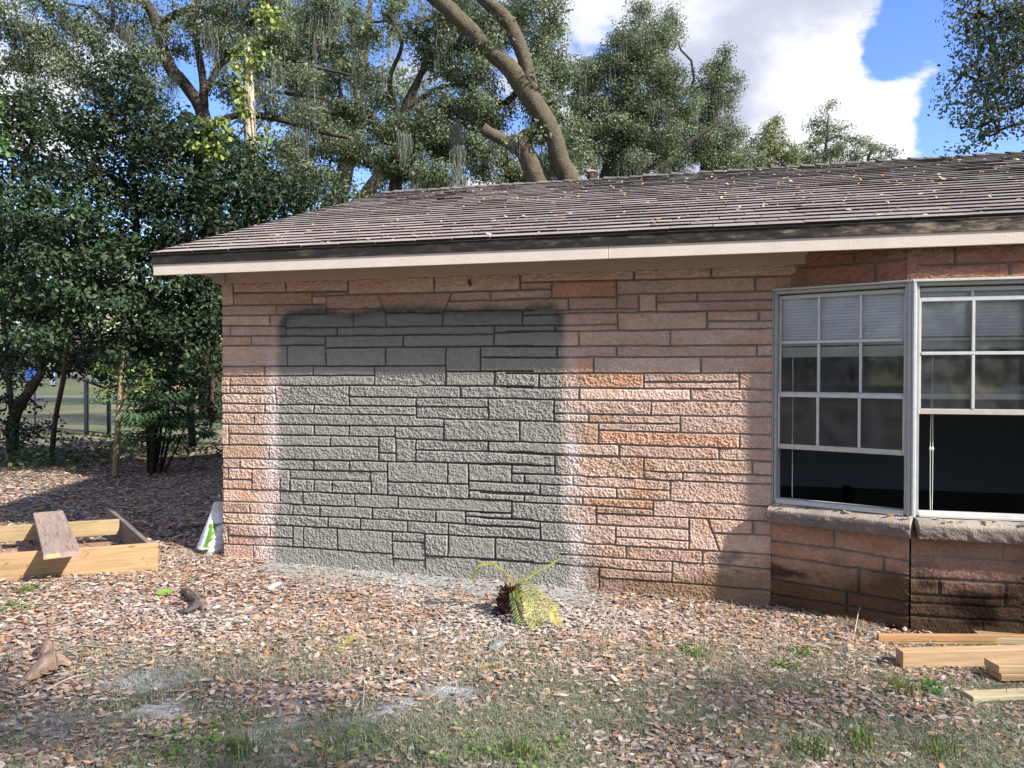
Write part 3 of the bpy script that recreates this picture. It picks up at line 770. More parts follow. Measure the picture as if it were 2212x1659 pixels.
make_window(B1, U, NRM, .030, .985, 3, 'right bay window standing open at the bottom with dangling blind cords',
    [('upper_sash', -.055, 1.395, 2.105, [1.775], None, AL2), ('lower_sash', -.028, 1.30, 2.04, [1.685], None, OLD)],
    (1.765, 2.105), [(.145, .665, 1.75, .02), (.155, .667, 1.75, -.03)])
make_window(B1, U, NRM, 1.025, 1.98, 3, 'far window of the bay front',
    [('upper_sash', -.055, 1.395, 2.105, [1.775], None, AL2), ('lower_sash', -.028, .69, 1.42, [1.05], None, OLD)],
    (1.80, 2.105), [])
# corner posts of the bay
pA = B1 - D2 * .025
for (o_, d_, n_, a_, b_, t0_, t1_, c_) in ((pA, D2, N2, 0, .0235, -.09, .004, AL), (B1, U, NRM, .001, .028, -.09, .006, AL2), (B1, U, NRM, .006, .022, .0065, .016, (.50, .53, .55)),
        (B1, U, NRM, .987, 1.023, -.09, .006, AL2), (B1, U, NRM, 1.983, 3.2, -.09, .006, AL2), (B0, D2, N2, .0, .010, -.11, .006, (.30, .30, .29))):
    mb = MB(); wbox(mb, o_, d_, n_, a_, b_, t0_, t1_, .645, 2.15, c_); mb.build('corner_post', M['metal'], house)
mb = MB(); wbox(mb, B0, D2, N2, .0, L2 - .002, -.10, .016, 2.136, 2.150, (.42, .42, .39)); mb.build('window_head', M['metal'], house)
mb = MB(); wbox(mb, B1, U, NRM, .0, 3.2, -.10, .018, 2.1365, 2.152, AL2); mb.build('window_head', M['metal'], house)
# small fixtures on the wall: dark insulator hook and a plaster smear
mb = MB()
q = src(1765, 1062, C0, U)
for k in range(5):
    a = W(q[0] + random.uniform(-.012, .012), .02, q[1] + .02 - k * .010); b = a + np.append(NRM * .012, 0)
    mb.tube([a, b + [0.003, 0, 0]], [.010, .008], 6, col=(.02, .02, .02))
mb.build('hook', M['plastic'], house)
# ================================================================= GROUND
def axis(lo, hi, fine_lo, fine_hi, fine, growth=1.22):
    a = list(np.arange(fine_lo, fine_hi, fine)); st = fine
    x = a[-1]
    while x < hi: st = min(st * growth, 25); x += st; a.append(x)
    x = a[0]; st = fine; b = []
    while x > lo: st = min(st * growth, 25); x -= st; b.append(x)
    return np.array(b[::-1] + a)
def litter_density(x, y):
    """how much fallen leaf lies where (0..1): thinner on sandy and grassy spots"""
    d = .66 + 1.3 * (fbm(x * 1.4, y * 1.6, 33, 3) - .42) - .10 * sstep(4.4, 3.6, y)
    for (cx, cy, r) in BARE: d = d - .55 * np.exp(-((x - cx) ** 2 + ((y - cy) * 1.5) ** 2) / r ** 2)
    return np.clip(d * (1 - .42 * grass_mask(x, y)), .03, 1)
def grass_mask(x, y):
    m = sstep(4.85, 4.05, y) * sstep(.30, .55, fbm(x * 1.6 + 4, y * 2.4, 66, 4))
    return m * (.22 + .68 * sstep(-2.2, -.4, x)) * np.where(y < 3.55, 1.0, .85)
def G(vx, vy):
    Y = 1.6 / ((vy - 806) / F); return ((vx - 1106) / F * Y, Y)
BARE = [(*G(620, 1620), .30), (*G(760, 1590), .28), (*G(1080, 1625), .28), (*G(330, 1490), .26), (*G(330, 1560), .22), (*G(30, 1600), .32), (*G(960, 1495), .2), (*G(200, 1290), .2), (*G(250, 1310), .18), (*G(870, 1540), .2)]
def ground():
    xs = axis(-400, 400, -6.5, 4.6, .045); ys = axis(-60, 700, 2.9, 9.0, .045)
    X, Y = np.meshgrid(xs, ys); Z = gz(X, Y)
    near = sstep(14, 9, Y) * sstep(-12, -8, X)
    Z = Z + near * ((fbm(X * 9, Y * 9, 12, 3) - .5) * .016 + (fbm(X * 30, Y * 30, 13, 2) - .5) * .010)
    soil = np.array([.22, .19, .165]); dark = np.array([.10, .083, .07])
    C = lerp(dark, soil, sstep(.3, .7, fbm(X * 3, Y * 3, 14, 4))[..., None])
    C = lerp(C, np.array([.32, .275, .235]), sstep(.55, .75, fbm(X * 6, Y * 6, 15, 4))[..., None] * .5)
    # pale ash / mortar dust spots
    for (cx, cy, r) in BARE:
        dd = np.sqrt((X - cx) ** 2 + ((Y - cy) * 1.5) ** 2) / r + (fbm(X * 9, Y * 9, 16, 5, .7) - .5) * 3.2
        C = lerp(C, np.array([.36, .36, .37]) * (.7 + .5 * fbm(X * 18, Y * 18, 17, 3))[..., None], sstep(.95, .35, dd)[..., None] * .9)
    # grey overspray along the foot of the painted wall, with whitish dust further out
    t = (X - C0[0]) * NRM[0] + (Y - C0[1]) * NRM[1]; s = (X - C0[0]) * U[0] + (Y - C0[1]) * U[1]
    w = (fbm(X * 5, Y * 5, 18, 3) - .5)
    k = sstep(.50, .22, t + w * .45) * sstep(.25, .5, s) * sstep(3.35, 3.0, s) * sstep(-.3, -.05, t)
    C = lerp(C, np.array([.34, .345, .33]), k[..., None] * .92)
    k2 = sstep(1.0, .2, t + w * .8) * sstep(.1, .6, s) * sstep(3.3, 2.5, s) * sstep(-.2, 0, t) * (1 - k)
    C = lerp(C, np.array([.40, .38, .37]), k2[..., None] * .7)
    # grassy cast
    g = sstep(.42, .60, fbm(X * 1.3 + 3, Y * 1.3, 19, 3)) * .6
    C = lerp(C, np.array([.14, .155, .085]), (g * sstep(5.3, 4.5, Y))[..., None])
    # the neighbours' sunny lawn beyond the fence
    far = sstep(16, 20, Y)[..., None]
    lawn = lerp(np.array([.25, .22, .13]), np.array([.13, .165, .065]), sstep(.4, .65, fbm(X * .22, Y * .5, 22, 3))[..., None])
    lawn = lerp(lawn, np.array([.30, .245, .19]), sstep(.52, .7, fbm(X * .3 + 7, Y * .8, 23, 3))[..., None])
    C = lerp(C, lawn, far)
    nx, ny = len(xs), len(ys)
    i = np.arange(ny - 1)[:, None] * nx; j = np.arange(nx - 1)[None, :]
    Q = np.stack([i + j, i + j + 1, i + nx + j + 1, i + nx + j], -1).reshape(-1, 4)
    V = np.stack([X, Y, Z], -1).reshape(-1, 3)
    gm = amat('soil', .97, .08, bump=.8, bscale=70, var=.35, vscale=30, bdist=.02, detail=8)
    link('ground', npmesh('ground', V, [Q], C.reshape(-1, 3), True), gm, kind='structure')
    # road beyond the lawn
    xr = np.linspace(-90, 60, 76); yr = np.array([46.5, 47, 50, 52.8, 53.2])
    X, Y = np.meshgrid(xr, yr); Z = gz(X, Y) + .03
    nx = len(xr); i = np.arange(4)[:, None] * nx; j = np.arange(nx - 1)[None, :]
    Q = np.stack([i + j, i + j + 1, i + nx + j + 1, i + nx + j], -1).reshape(-1, 4)
    link('road', npmesh('road', np.stack([X, Y, Z], -1).reshape(-1, 3), [Q], np.tile([.22, .22, .23], (X.size, 1)), True), amat('asphalt', .9, .2, var=.2, vscale=3), kind='structure')
ground()

def in_house(x, y, m=0.0):
    t = (x - C0[0]) * NRM[0] + (y - C0[1]) * NRM[1]; s = (x - C0[0]) * U[0] + (y - C0[1]) * U[1]
    tb = np.clip((s - S_END) * math.tan(R(22.5)), 0, T_BAY)
    return (s > -m) & (t < tb + m) & (t > -DEP) & (s < HL)

# leaf-shaped cards: 6 vertices folded on the midrib
def leaf_mesh(pos, dirv, nrm, L, Wd, fold, curl, col):
    n = len(pos)
    b = np.cross(nrm, dirv); b /= np.linalg.norm(b, axis=1, keepdims=True) + 1e-9
    u = nrm
    L = L[:, None]; Wd = Wd[:, None]; fold = fold[:, None]; curl = curl[:, None]
    p0 = pos - dirv * L * .5 + u * curl * L
    p5 = pos + dirv * L * .5 + u * curl * L
    l1 = pos - dirv * L * .20 + b * Wd * .45 + u * fold * Wd
    l2 = pos + dirv * L * .18 + b * Wd * .5 + u * fold * Wd
    r1 = pos - dirv * L * .20 - b * Wd * .45 + u * fold * Wd
    r2 = pos + dirv * L * .18 - b * Wd * .5 + u * fold * Wd
    V = np.stack([p0, l1, l2, p5, r2, r1], 1).reshape(-1, 3)
    k = np.arange(n)[:, None] * 6
    Q = np.concatenate([k + np.array([[0, 3, 2, 1]]), k + np.array([[0, 5, 4, 3]])])
    return V, Q, np.repeat(col, 6, 0)
def unit(v): return v / (np.linalg.norm(v, axis=1, keepdims=True) + 1e-9)

PAL = np.array([[.42, .32, .27], [.47, .37, .32], [.37, .28, .23], [.31, .23, .19], [.52, .44, .38], [.42, .22, .12], [.37, .20, .11], [.33, .27, .24], [.40, .33, .29],
                [.56, .49, .44], [.25, .19, .16], [.20, .15, .125], [.48, .37, .26], [.42, .34, .30], [.16, .12, .10], [.36, .29, .25], [.44, .24, .12], [.46, .27, .14]])
def fallen(n, x0, x1, y0, y1, seed, size=(.024, .052), pal=PAL, yb=None, dens=litter_density, lift=.003, tilt=.20):
    r = np.random.default_rng(seed)
    x = r.uniform(x0, x1, n * 2); y = y0 + (y1 - y0) * r.uniform(0, 1, n * 2)
    if yb: y = y0 + (y1 - y0) * r.uniform(0, 1, n * 2) ** yb
    k = (r.uniform(0, 1, n * 2) < dens(x, y)) & ~in_house(x, y, -.0) & (np.abs(x / y) < .92)
    x, y = x[k][:n], y[k][:n]; n = len(x)
    z = gz(x, y) + (fbm(x * 9, y * 9, 12, 3) - .5) * .016 + (fbm(x * 30, y * 30, 13, 2) - .5) * .010 + lift + r.exponential(.005, n)
    a = r.uniform(0, 2 * np.pi, n)
    nr = unit(np.stack([r.normal(0, tilt, n), r.normal(0, tilt, n), np.ones(n)], 1))
    d = np.stack([np.cos(a), np.sin(a), np.zeros(n)], 1); d = unit(d - nr * np.sum(d * nr, 1, keepdims=True))
    L = r.uniform(*size, n) * r.choice([1, 1, 1, 1.35], n); Wd = L * r.uniform(.32, .54, n)
    c = pal[r.integers(0, len(pal), n)] * r.normal(1, .16, n)[:, None].clip(.5, 1.5)
    dust = sstep(.42, .62, fbm(x * .9, y * 1.2, 61, 3)) * sstep(4.2, 5.0, y) * sstep(-3.0, -2.2, x) * sstep(1.6, -.2, x) * .75
    c = lerp(c, np.array([.56, .52, .49]) * r.uniform(.75, 1.1, (n, 1)), dust[:, None])
    fg = sstep(4.5, 3.6, y) * .22
    c = lerp(c, c.mean(1, keepdims=True) * np.array([[.92, .84, .74]]) * .85, fg[:, None])
    return leaf_mesh(np.stack([x, y, z], 1), d, nr, L, Wd, r.uniform(-.15, .22, n), r.uniform(-.03, .10, n), c)
def join(parts):
    off = 0; Vs = []; Qs = []; Cs = []
    for V, Q, C in parts:
        Vs.append(V); Qs.append(Q + off); Cs.append(C); off += len(V)
    return np.concatenate(Vs), np.concatenate(Qs), np.concatenate(Cs)
greyed = PAL * .45 + np.array([.16, .16, .16])
def foot_dens(x, y):
    t = (x - C0[0]) * NRM[0] + (y - C0[1]) * NRM[1]; s = (x - C0[0]) * U[0] + (y - C0[1]) * U[1]
    k = sstep(.62, .28, t + (fbm(x * 5, y * 5, 18, 3) - .5) * .4) * sstep(.2, .5, s) * sstep(3.5, 3.1, s)
    return litter_density(x, y) * (1 - .985 * k)
V, Q, C = join([fallen(88000, -5.2, 4.6, 2.9, 7.0, 1, dens=foot_dens, yb=1.15),
                fallen(22000, -4.6, 3.8, 2.9, 6.4, 2, size=(.012, .024), dens=foot_dens),
                fallen(26000, -9.5, -2.2, 6.4, 16.5, 3, size=(.04, .075)),
                fallen(1500, -2.2, 1.2, 5.3, 6.4, 6, pal=greyed, dens=lambda x, y: np.ones_like(x) * .7, size=(.02, .045))])
link('leaf_litter', npmesh('leaf_litter', V, [Q], C), M['dryleaf'], kind='stuff', label='brown and tan fallen oak leaves covering the ground')

def blades(n, spots, seed, h=(.04, .10), col=((.10, .16, .045), (.16, .20, .07)), w=.004, lean=.6):
    r = np.random.default_rng(seed)
    sp = np.array(spots); idx = r.integers(0, len(sp), n)
    x = sp[idx, 0] + r.normal(0, 1, n) * sp[idx, 2]; y = sp[idx, 1] + r.normal(0, 1, n) * sp[idx, 2] * .8
    k = ~in_house(x, y, .02) & (np.abs(x / y) < .8); x, y = x[k], y[k]; n = len(x)
    z = gz(x, y) - .005
    a = r.uniform(0, 2 * np.pi, n); H = r.uniform(*h, n); ln = r.uniform(.1, lean, n)
    d = np.stack([np.cos(a), np.sin(a), np.zeros(n)], 1); s = np.stack([-np.sin(a), np.cos(a), np.zeros(n)], 1)
    p = np.stack([x, y, z], 1); up = np.array([0, 0, 1.0]); H = H[:, None]; ln = ln[:, None]
    m1 = p + up * H * .55 + d * H * ln * .3; tp = p + up * H * (1 - .4 * ln) + d * H * ln
    V = np.stack([p - s * w, p + s * w, m1 + s * w * .8, m1 - s * w * .8, tp], 1).reshape(-1, 3)
    b = np.arange(n)[:, None] * 5
    c = lerp(np.array(col[0]), np.array(col[1]), r.uniform(0, 1, (n, 1))) * r.uniform(.7, 1.2, (n, 1))
    return V, [b + np.array([[0, 1, 2, 3]]), b + np.array([[3, 2, 4]])], np.repeat(c, 5, 0)
gs = []
rr = random.Random(8)
while len(gs) < 6000:
    vx, vy = rr.uniform(0, 2212), rr.uniform(1380, 1720)
    x, y = G(vx, vy); k = float(fbm(np.array([x * 1.7]), np.array([y * 2.2]), 44, 3)[0]) + .28 * (vy - 1560) / 160 * .5 + (.05 if vx > 900 else 0)
    if k > .475: gs.append((x, y, rr.uniform(.012, .035)))
for vx in range(380, 700, 30): gs.append((*G(vx, 1625 + rr.uniform(-20, 25)), .05))
V, Fs, C = blades(30000, gs, 5, h=(.015, .045), w=.0017, col=((.14, .18, .09), (.25, .28, .17)))
def turf(n, seed, cols, h, w):
    r = np.random.default_rng(seed); x = r.uniform(-4.6, 3.8, n * 4); y = r.uniform(2.9, 5.3, n * 4)
    k = (r.uniform(0, 1, n * 4) < grass_mask(x, y)) & (np.abs(x / y) < .72) & ~in_house(x, y, .02); x, y = x[k][:n], y[k][:n]; n = len(x)
    z = gz(x, y); a = r.uniform(0, 6.28, n); H = r.uniform(*h, n)[:, None]; ln = r.uniform(.3, 2.2, n)[:, None]
    d = np.stack([np.cos(a), np.sin(a), 0 * a], 1); s = np.stack([-np.sin(a), np.cos(a), 0 * a], 1); p = np.stack([x, y, z + .002], 1); up = np.array([0, 0, 1.0])
    m1 = p + up * H * .6 + d * H * ln * .3; tp = p + up * H * .85 + d * H * ln
    V = np.stack([p - s * w, p + s * w, m1 + s * w * .8, m1 - s * w * .8, tp], 1).reshape(-1, 3); b = np.arange(n)[:, None] * 5
    c = np.array(cols)[r.integers(0, len(cols), n)] * r.uniform(.7, 1.25, (n, 1))
    return V, [b + np.array([[0, 1, 2, 3]]), b + np.array([[3, 2, 4]])], np.repeat(c, 5, 0)
V2, F2, C2 = turf(130000, 15, [(.15, .20, .115), (.20, .25, .16), (.12, .165, .085), (.36, .32, .23), (.42, .38, .29), (.24, .25, .18)], (.010, .034), .0014)
Fs = [np.concatenate([Fs[i], F2[i] + len(V)]) for i in (0, 1)]; V = np.concatenate([V, V2]); C = np.concatenate([C, C2])
link('grass', npmesh('grass', V, Fs, C), M['oakleaf'], kind='stuff', label='short thin green grass growing through the leaves')
tufts = [G(520, 1640), G(1120, 1645), G(1760, 1620), G(1860, 1600), G(2040, 1620), G(1960, 1480)]
V, Fs, C = blades(420, [(a, b, .05) for a, b in tufts], 6, h=(.06, .13), w=.0032, lean=.9)
link('long_grass', npmesh('long_grass', V, Fs, C), M['oakleaf'], kind='stuff', label='tufts of longer green grass in the foreground lawn')
# dry straw and tangled dead moss on the soil
st = [(*G(rr.uniform(500, 2100), rr.uniform(1290, 1460)), .14) for _ in range(60)] + [(*G(400, 1215), .12)] * 6 + [(*G(1850, 1335), .10)] * 5 + [(*G(700, 1250), .15)] * 3
V, Fs, C = blades(9000, st, 7, h=(.02, .07), w=.0014, lean=1.6, col=((.34, .28, .20), (.46, .40, .30)))
def twigs(n, seed):
    r = np.random.default_rng(seed); mb = MB()
    for _ in range(n):
        y = 2.95 + 3.6 * r.uniform() ** 1.2; x = r.uniform(-.72, .72) * y
        if in_house(np.array([x]), np.array([y]), .05)[0]: continue
        a = r.uniform(0, 6.28); L = r.uniform(.05, .22); z = float(gz(x, y)) + .012; p = np.array([x, y, z]); d = np.array([math.cos(a), math.sin(a), r.uniform(-.05, .12)])
        s_ = np.array([-d[1], d[0], 0]) * r.uniform(-.3, .3); w = r.uniform(.0012, .0032); c = np.array([(.20, .16, .13), (.34, .29, .24), (.11, .085, .07)][r.integers(0, 3)])
        mb.tube([p, p + d * L * .4 + s_ * L * .3, p + d * L * .7 + s_ * L * .35, p + d * L], [w, w * .9, w * .7, w * .4], 4, cap=False, col=c)
        if r.uniform() < .5: mb.tube([p + d * L * .4 + s_ * L * .3, p + d * L * .6 + s_ * L * 1.4 + [0, 0, .01]], [w * .7, w * .3], 4, cap=False, col=c)
    return np.concatenate(mb.V), np.concatenate(mb.F[4]), np.concatenate(mb.C)
Vt, Ft, Ct = twigs(420, 12)
Fs = [np.concatenate([Fs[0], Ft + len(V)]), Fs[1]]; V = np.concatenate([V, Vt]); C = np.concatenate([C, Ct])
link('dry_straw', npmesh('dry_straw', V, Fs, C), M['dryleaf'], kind='stuff', label='dry straw coloured dead grass and thin twigs lying over the leaves')

# low green weeds: broad little leaves
def weeds(spots, n, seed, size=(.02, .04), col=((.08, .15, .03), (.17, .26, .06)), h=.05):
    r = np.random.default_rng(seed); sp = np.array(spots); idx = r.integers(0, len(sp), n)
    x = sp[idx, 0] + r.normal(0, 1, n) * sp[idx, 2]; y = sp[idx, 1] + r.normal(0, 1, n) * sp[idx, 2]
    k = ~in_house(x, y, .02); x, y = x[k], y[k]; n = len(x)
    z = gz(x, y) + r.uniform(.01, h, n); a = r.uniform(0, 6.28, n)
    nr = unit(np.stack([r.normal(0, .4, n), r.normal(0, .4, n), np.ones(n)], 1)); d = np.stack([np.cos(a), np.sin(a), np.zeros(n)], 1); d = unit(d - nr * np.sum(d * nr, 1, keepdims=True))
    L = r.uniform(*size, n); c = lerp(np.array(col[0]), np.array(col[1]), r.uniform(0, 1, (n, 1)))
    return leaf_mesh(np.stack([x, y, z], 1), d, nr, L, L * .75, r.uniform(0, .2, n), r.uniform(-.05, .1, n), c)
ws = [(*G(40, 1120), .25), (*G(90, 1130), .2), (*G(150, 1105), .3), (*G(30, 1160), .15), (*G(1490, 1395), .05), (*G(1740, 1400), .04), (*G(1510, 1410), .04),
      (*G(2020, 1470), .03), (*G(30, 1340), .08), (*G(60, 1300), .06), (*G(350, 1640), .10), (*G(420, 1620), .10), (*G(1180, 1645), .12), (*G(1000, 1640), .1), (*G(1700, 1430), .04), (*G(750, 1620), .1),
      (*G(100, 1060), .5), (*G(200, 1060), .5), (*G(40, 1030), .5)]
V, Q, C = join([weeds(ws, 1700, 3, size=(.012, .028), h=.035), weeds([(-9.5, 13.5, .9), (-8.4, 13.0, .7), (-7.4, 13.4, .8), (-6.5, 14.0, .8), (-5.2, 14.5, .6), (-9.8, 15.6, .9), (-8, 15.5, 1)], 3000, 4, size=(.05, .10), h=.26, col=((.035, .06, .018), (.07, .12, .03)))])
link('weeds', npmesh('weeds', V, [Q], C), M['leaf'], kind='stuff', label='low green weeds on the ground and along the shaded fence')

# leaves lying on roof and sills
def roof_leaves():
    r = np.random.default_rng(5); n = 950
    s = EX0 + 9.5 * r.uniform(0, 1, n) ** .8; u = r.uniform(.03, LEN - .05, n)
    pos = np.array([RP(a, b, .022) for a, b in zip(s, u)])
    nv = RP(0, 0, 1) - RP(0, 0, 0); t = RP(0, 1) - RP(0, 0)
    nr = unit(nv[None] + r.normal(0, .22, (n, 3))); a = r.uniform(0, 6.28, n)
    d = np.outer(np.cos(a), np.append(U, 0)) + np.outer(np.sin(a), t); d = unit(d - nr * np.sum(d * nr, 1, keepdims=True))
    L = r.uniform(.02, .05, n); pal = np.array([[.55, .45, .30], [.60, .52, .38], [.45, .33, .22], [.5, .25, .10], [.22, .14, .1], [.58, .48, .30]])
    V1 = leaf_mesh(pos, d, nr, L, L * .5, r.uniform(0, .35, n), r.uniform(0, .15, n), pal[r.integers(0, 6, n)] * r.uniform(.7, 1.1, (n, 1)))
    link('roof_leaves', npmesh('roof_leaves', V1[0], [V1[1]], V1[2]), M['dryleaf'], kind='stuff', label='pale fallen leaves scattered over the dark shingles')
    n = 34; a_ = r.uniform(0.05, 1, n); onA = r.uniform(0, 1, n) < .45
    pos = np.array([[*(B0 + D2 * (f * L2) + N2 * .06), .642] if o else [*(B1 + U * (f * 1.5) + NRM * .06), .642] for f, o in zip(a_, onA)]); pos[:, 2] += r.uniform(0, .006, n)
    pos[:, :2] += r.normal(0, .018, (n, 2))
    nr = unit(np.array([[0, 0, 1.0]]) + r.normal(0, .25, (n, 3))); a = r.uniform(0, 6.28, n); d = np.stack([np.cos(a), np.sin(a), 0 * a], 1); d = unit(d - nr * np.sum(d * nr, 1, keepdims=True))
    L = r.uniform(.03, .06, n)
    V2 = leaf_mesh(pos, d, nr, L, L * .5, r.uniform(0, .35, n), r.uniform(0, .15, n), pal[r.integers(0, 6, n)])
    link('sill_leaves', npmesh('sill_leaves', V2[0], [V2[1]], V2[2]), M['dryleaf'], kind='stuff', label='few dry leaves lying on the window sills')
roof_leaves()
# ================================================================= TREES
def crown_leaves(cent, n_per, spread, size, pal, r, fold=True, ratio=.45, droop=0.0, updir=.5):
    n = len(cent) * n_per
    base = np.repeat(cent, n_per, 0)
    off = unit(r.normal(0, 1, (n, 3))) * (r.uniform(0, 1, (n, 1)) ** .5) * spread * 1.75 * np.array([1, 1, .6])
    pos = base + off
    nr = unit(r.normal(0, 1, (n, 3)) * .55 + np.array([0, 0, updir]) + unit(off) * 1.0)
    d = r.normal(0, 1, (n, 3)); d[:, 2] -= droop; d = unit(d - nr * np.sum(d * nr, 1, keepdims=True))
    L = r.uniform(.7, 1.2, n) * size
    cl = np.repeat(r.normal(1, .20, len(cent)).clip(.55, 1.6), n_per)
    c = pal[np.repeat(r.integers(0, len(pal), len(cent)), n_per)] * .6 + pal[r.integers(0, len(pal), n)] * .4
    c = c * (cl * r.normal(1, .18, n).clip(.5, 1.6))[:, None]
    if fold:
        return leaf_mesh(pos, d, nr, L, L * ratio, r.uniform(.0, .25, n), r.uniform(-.03, .06, n), c)
    b = np.cross(nr, d); L = L[:, None]
    V = np.stack([pos - d * L * .5, pos + b * L * ratio * .5, pos + d * L * .5, pos - b * L * ratio * .5], 1).reshape(-1, 3)
    k = np.arange(n)[:, None] * 4
    return V, k + np.array([[0, 1, 2, 3]]), np.repeat(c, 4, 0)
def moss_mesh(anchors, r, lens=(.35, 1.2), strands=14, w=.006, spread=.05):
    Vs = []; Fs = []; Cs = []; off = 0
    for a in anchors:
        m = strands; Lc = r.uniform(*lens)
        K = 7
        x0 = a + r.normal(0, 1, (m, 3)) * spread * np.array([1, 1, .4])
        Ls = Lc * r.uniform(.35, 1, m)
        f = np.linspace(0, 1, K)
        P_ = x0[:, None, :] + np.cumsum(r.normal(0, .026, (m, K, 3)) * np.array([1, 1, .3]), 1) + np.stack([0 * f, 0 * f, -f], -1)[None] * Ls[:, None, None]
        P_[..., :2] = P_[..., :2] * (1 - .35 * f[None, :, None]) + a[:2] * .35 * f[None, :, None]
        ang_ = r.uniform(0, 3.14, m); sd_ = np.stack([np.cos(ang_), np.sin(ang_), 0 * ang_], 1)[:, None, :]
        ww = (w * (1 - .7 * f) * (1 + .4 * np.sin(f * 20)))[None, :, None]
        V = np.stack([P_ - sd_ * ww, P_ + sd_ * ww], 2).reshape(-1, 3)
        k = (np.arange(m)[:, None] * K + np.arange(K - 1)[None, :]).reshape(-1, 1) * 2 + off
        Fs.append(k + np.array([[0, 1, 3, 2]])); Vs.append(V); off += len(V)
        Cs.append(np.repeat(np.array([[.20, .215, .175]]) * r.uniform(.7, 1.3, (m, 1)), K * 2, 0))
    return np.concatenate(Vs), np.concatenate(Fs), np.concatenate(Cs)

OAK = np.array([[.115, .150, .075], [.145, .180, .095], [.080, .110, .055], [.19, .22, .13], [.13, .165, .10]])
OAKY = np.array([[.17, .20, .085], [.21, .24, .11], [.12, .15, .065], [.24, .26, .13]])
LAUREL = np.array([[.026, .047, .021], [.034, .060, .026], [.020, .038, .019], [.046, .076, .030], [.028, .050, .028]])
BARKC = (.075, .064, .052)
def tree(name, label, cat, base, limbs, blobs, leaf=.07, per=60, cs=.28, pal=OAK, fold=False, seed=1, moss=0, mossw=.006, mosslen=(.35, 1.2),
         twig=.010, bark=BARKC, group=None, ratio=.45, mat='oakleaf', maxd=99, updir=.5, spots=None, strands=14, dens=1.0):
    """limbs: list of (points, radii); blobs: (center, (rx,ry,rz), n clumps)"""
    r = np.random.default_rng(seed)
    root = empty(name, base, 0, label=label, cat=cat, group=group)
    mb = MB(); nodes = []
    for k, (pts, rad) in enumerate(limbs):
        p, q = smooth_line(pts, rad, 5)
        p = p + np.cumsum(r.normal(0, 1, p.shape) * q[:, None] * .06, 0) * .5
        mb.tube(p, q, 12 if max(q) > .1 else 8, col=bark, wob=.10, seed=seed + k)
        nodes.append(p)
    cent = []
    for c, rad, n in blobs:
        n = int(n * dens)
        v = unit(r.normal(0, 1, (n, 3))) * (r.uniform(0, 1, (n, 1)) ** .42)
        cent.append(np.array(c) + v * np.array(rad))
    if cent:
        cent = np.concatenate(cent)
        lim = np.concatenate(nodes); L = len(lim)
        dmin = np.array([np.min(np.linalg.norm(lim - c, axis=1)) for c in cent])
        order = np.argsort(dmin); cent = cent[order]; dmin = dmin[order]
        allp = np.concatenate([lim, cent]); par = np.zeros(len(cent), int); cnt = np.ones(len(cent))
        for i, c in enumerate(cent):
            dd = np.linalg.norm(allp[:L + i] - c, axis=1); dd[:L] *= .8
            par[i] = int(np.argmin(dd))
        for i in range(len(cent) - 1, -1, -1):
            if par[i] >= L: cnt[par[i] - L] += cnt[i]
        for i, c in enumerate(cent):
            a = allp[par[i]]; ln = np.linalg.norm(c - a)
            if ln > maxd: continue
            m1 = a + (c - a) * .4 + r.normal(0, .10, 3) * ln + np.array([0, 0, .06 * ln]); m2 = a + (c - a) * .75 + r.normal(0, .07, 3) * ln
            r0 = twig * math.sqrt(cnt[i]) ** .95; r1 = twig * .55 * math.sqrt(max(cnt[i] - 1, .6))
            mb.tube([a, m1, m2, c], [r0, lerp(r0, r1, .4), lerp(r0, r1, .75), r1], 5, cap=False, col=bark)
    mb.build('trunk', M['bark'], root, True)
    if len(cent):
        if fold: V, Q, C = crown_leaves(cent, per, cs, leaf, pal, r, True, ratio, updir=updir)
        else: V, Q, C = crown_leaves(cent, per, cs, leaf, pal, r, False, ratio, updir=updir)
        link('crown', npmesh('crown', V, [Q], C), M[mat], root)
    if moss or spots:
        an = []
        if moss and len(cent): an += [cent[i] for i in r.integers(0, len(cent), moss)]
        elif moss: an += [np.concatenate(nodes)[i] for i in r.integers(0, len(np.concatenate(nodes)), moss)]
        V, Q, C = moss_mesh(an, r, mosslen, strands, mossw, .10) if an else (np.zeros((0, 3)), np.zeros((0, 4), int), np.zeros((0, 3)))
        if spots:
            V2, Q2, C2 = moss_mesh([np.array(s_[0]) for s_ in spots for _ in range(3)], r, (spots[0][1] * .6, spots[0][1]), 26, mossw, .07)
            V, Q, C = join([(V, Q, C), (V2, Q2, C2)]) if len(V) else (V2, Q2, C2)
        link('hanging_moss', npmesh('hanging_moss', V, [Q], C), M['moss'], root, kind='stuff')
    return root
def copy_tree(root, loc, rz, sc=1.0, label=None):
    c = root.copy(); COL.objects.link(c); c.location = loc; c.rotation_euler = (0, 0, rz); c.scale = (sc,) * 3
    if label: c['label'] = label
    for ch in root.children:
        d = ch.copy(); COL.objects.link(d); d.parent = c
    return c
def PL(Y, *pts):
    """(vx,vy,width_px[,Y]) list -> points + radii"""
    ps, rs = [], []
    for p in pts:
        y = p[3] if len(p) > 3 else Y
        ps.append(P(p[0], p[1], y)); rs.append(p[2] / F * y / 2)
    return ps, rs
def BL(Y, dy, *bl):
    """(vx,vy,rx_px,ry_px,n[,Y]) list -> blobs"""
    out = []
    for b in bl:
        y = b[5] if len(b) > 5 else Y
        out.append((P(b[0], b[1], y), (b[2] / F * y, dy, b[3] / F * y), b[4]))
    return out

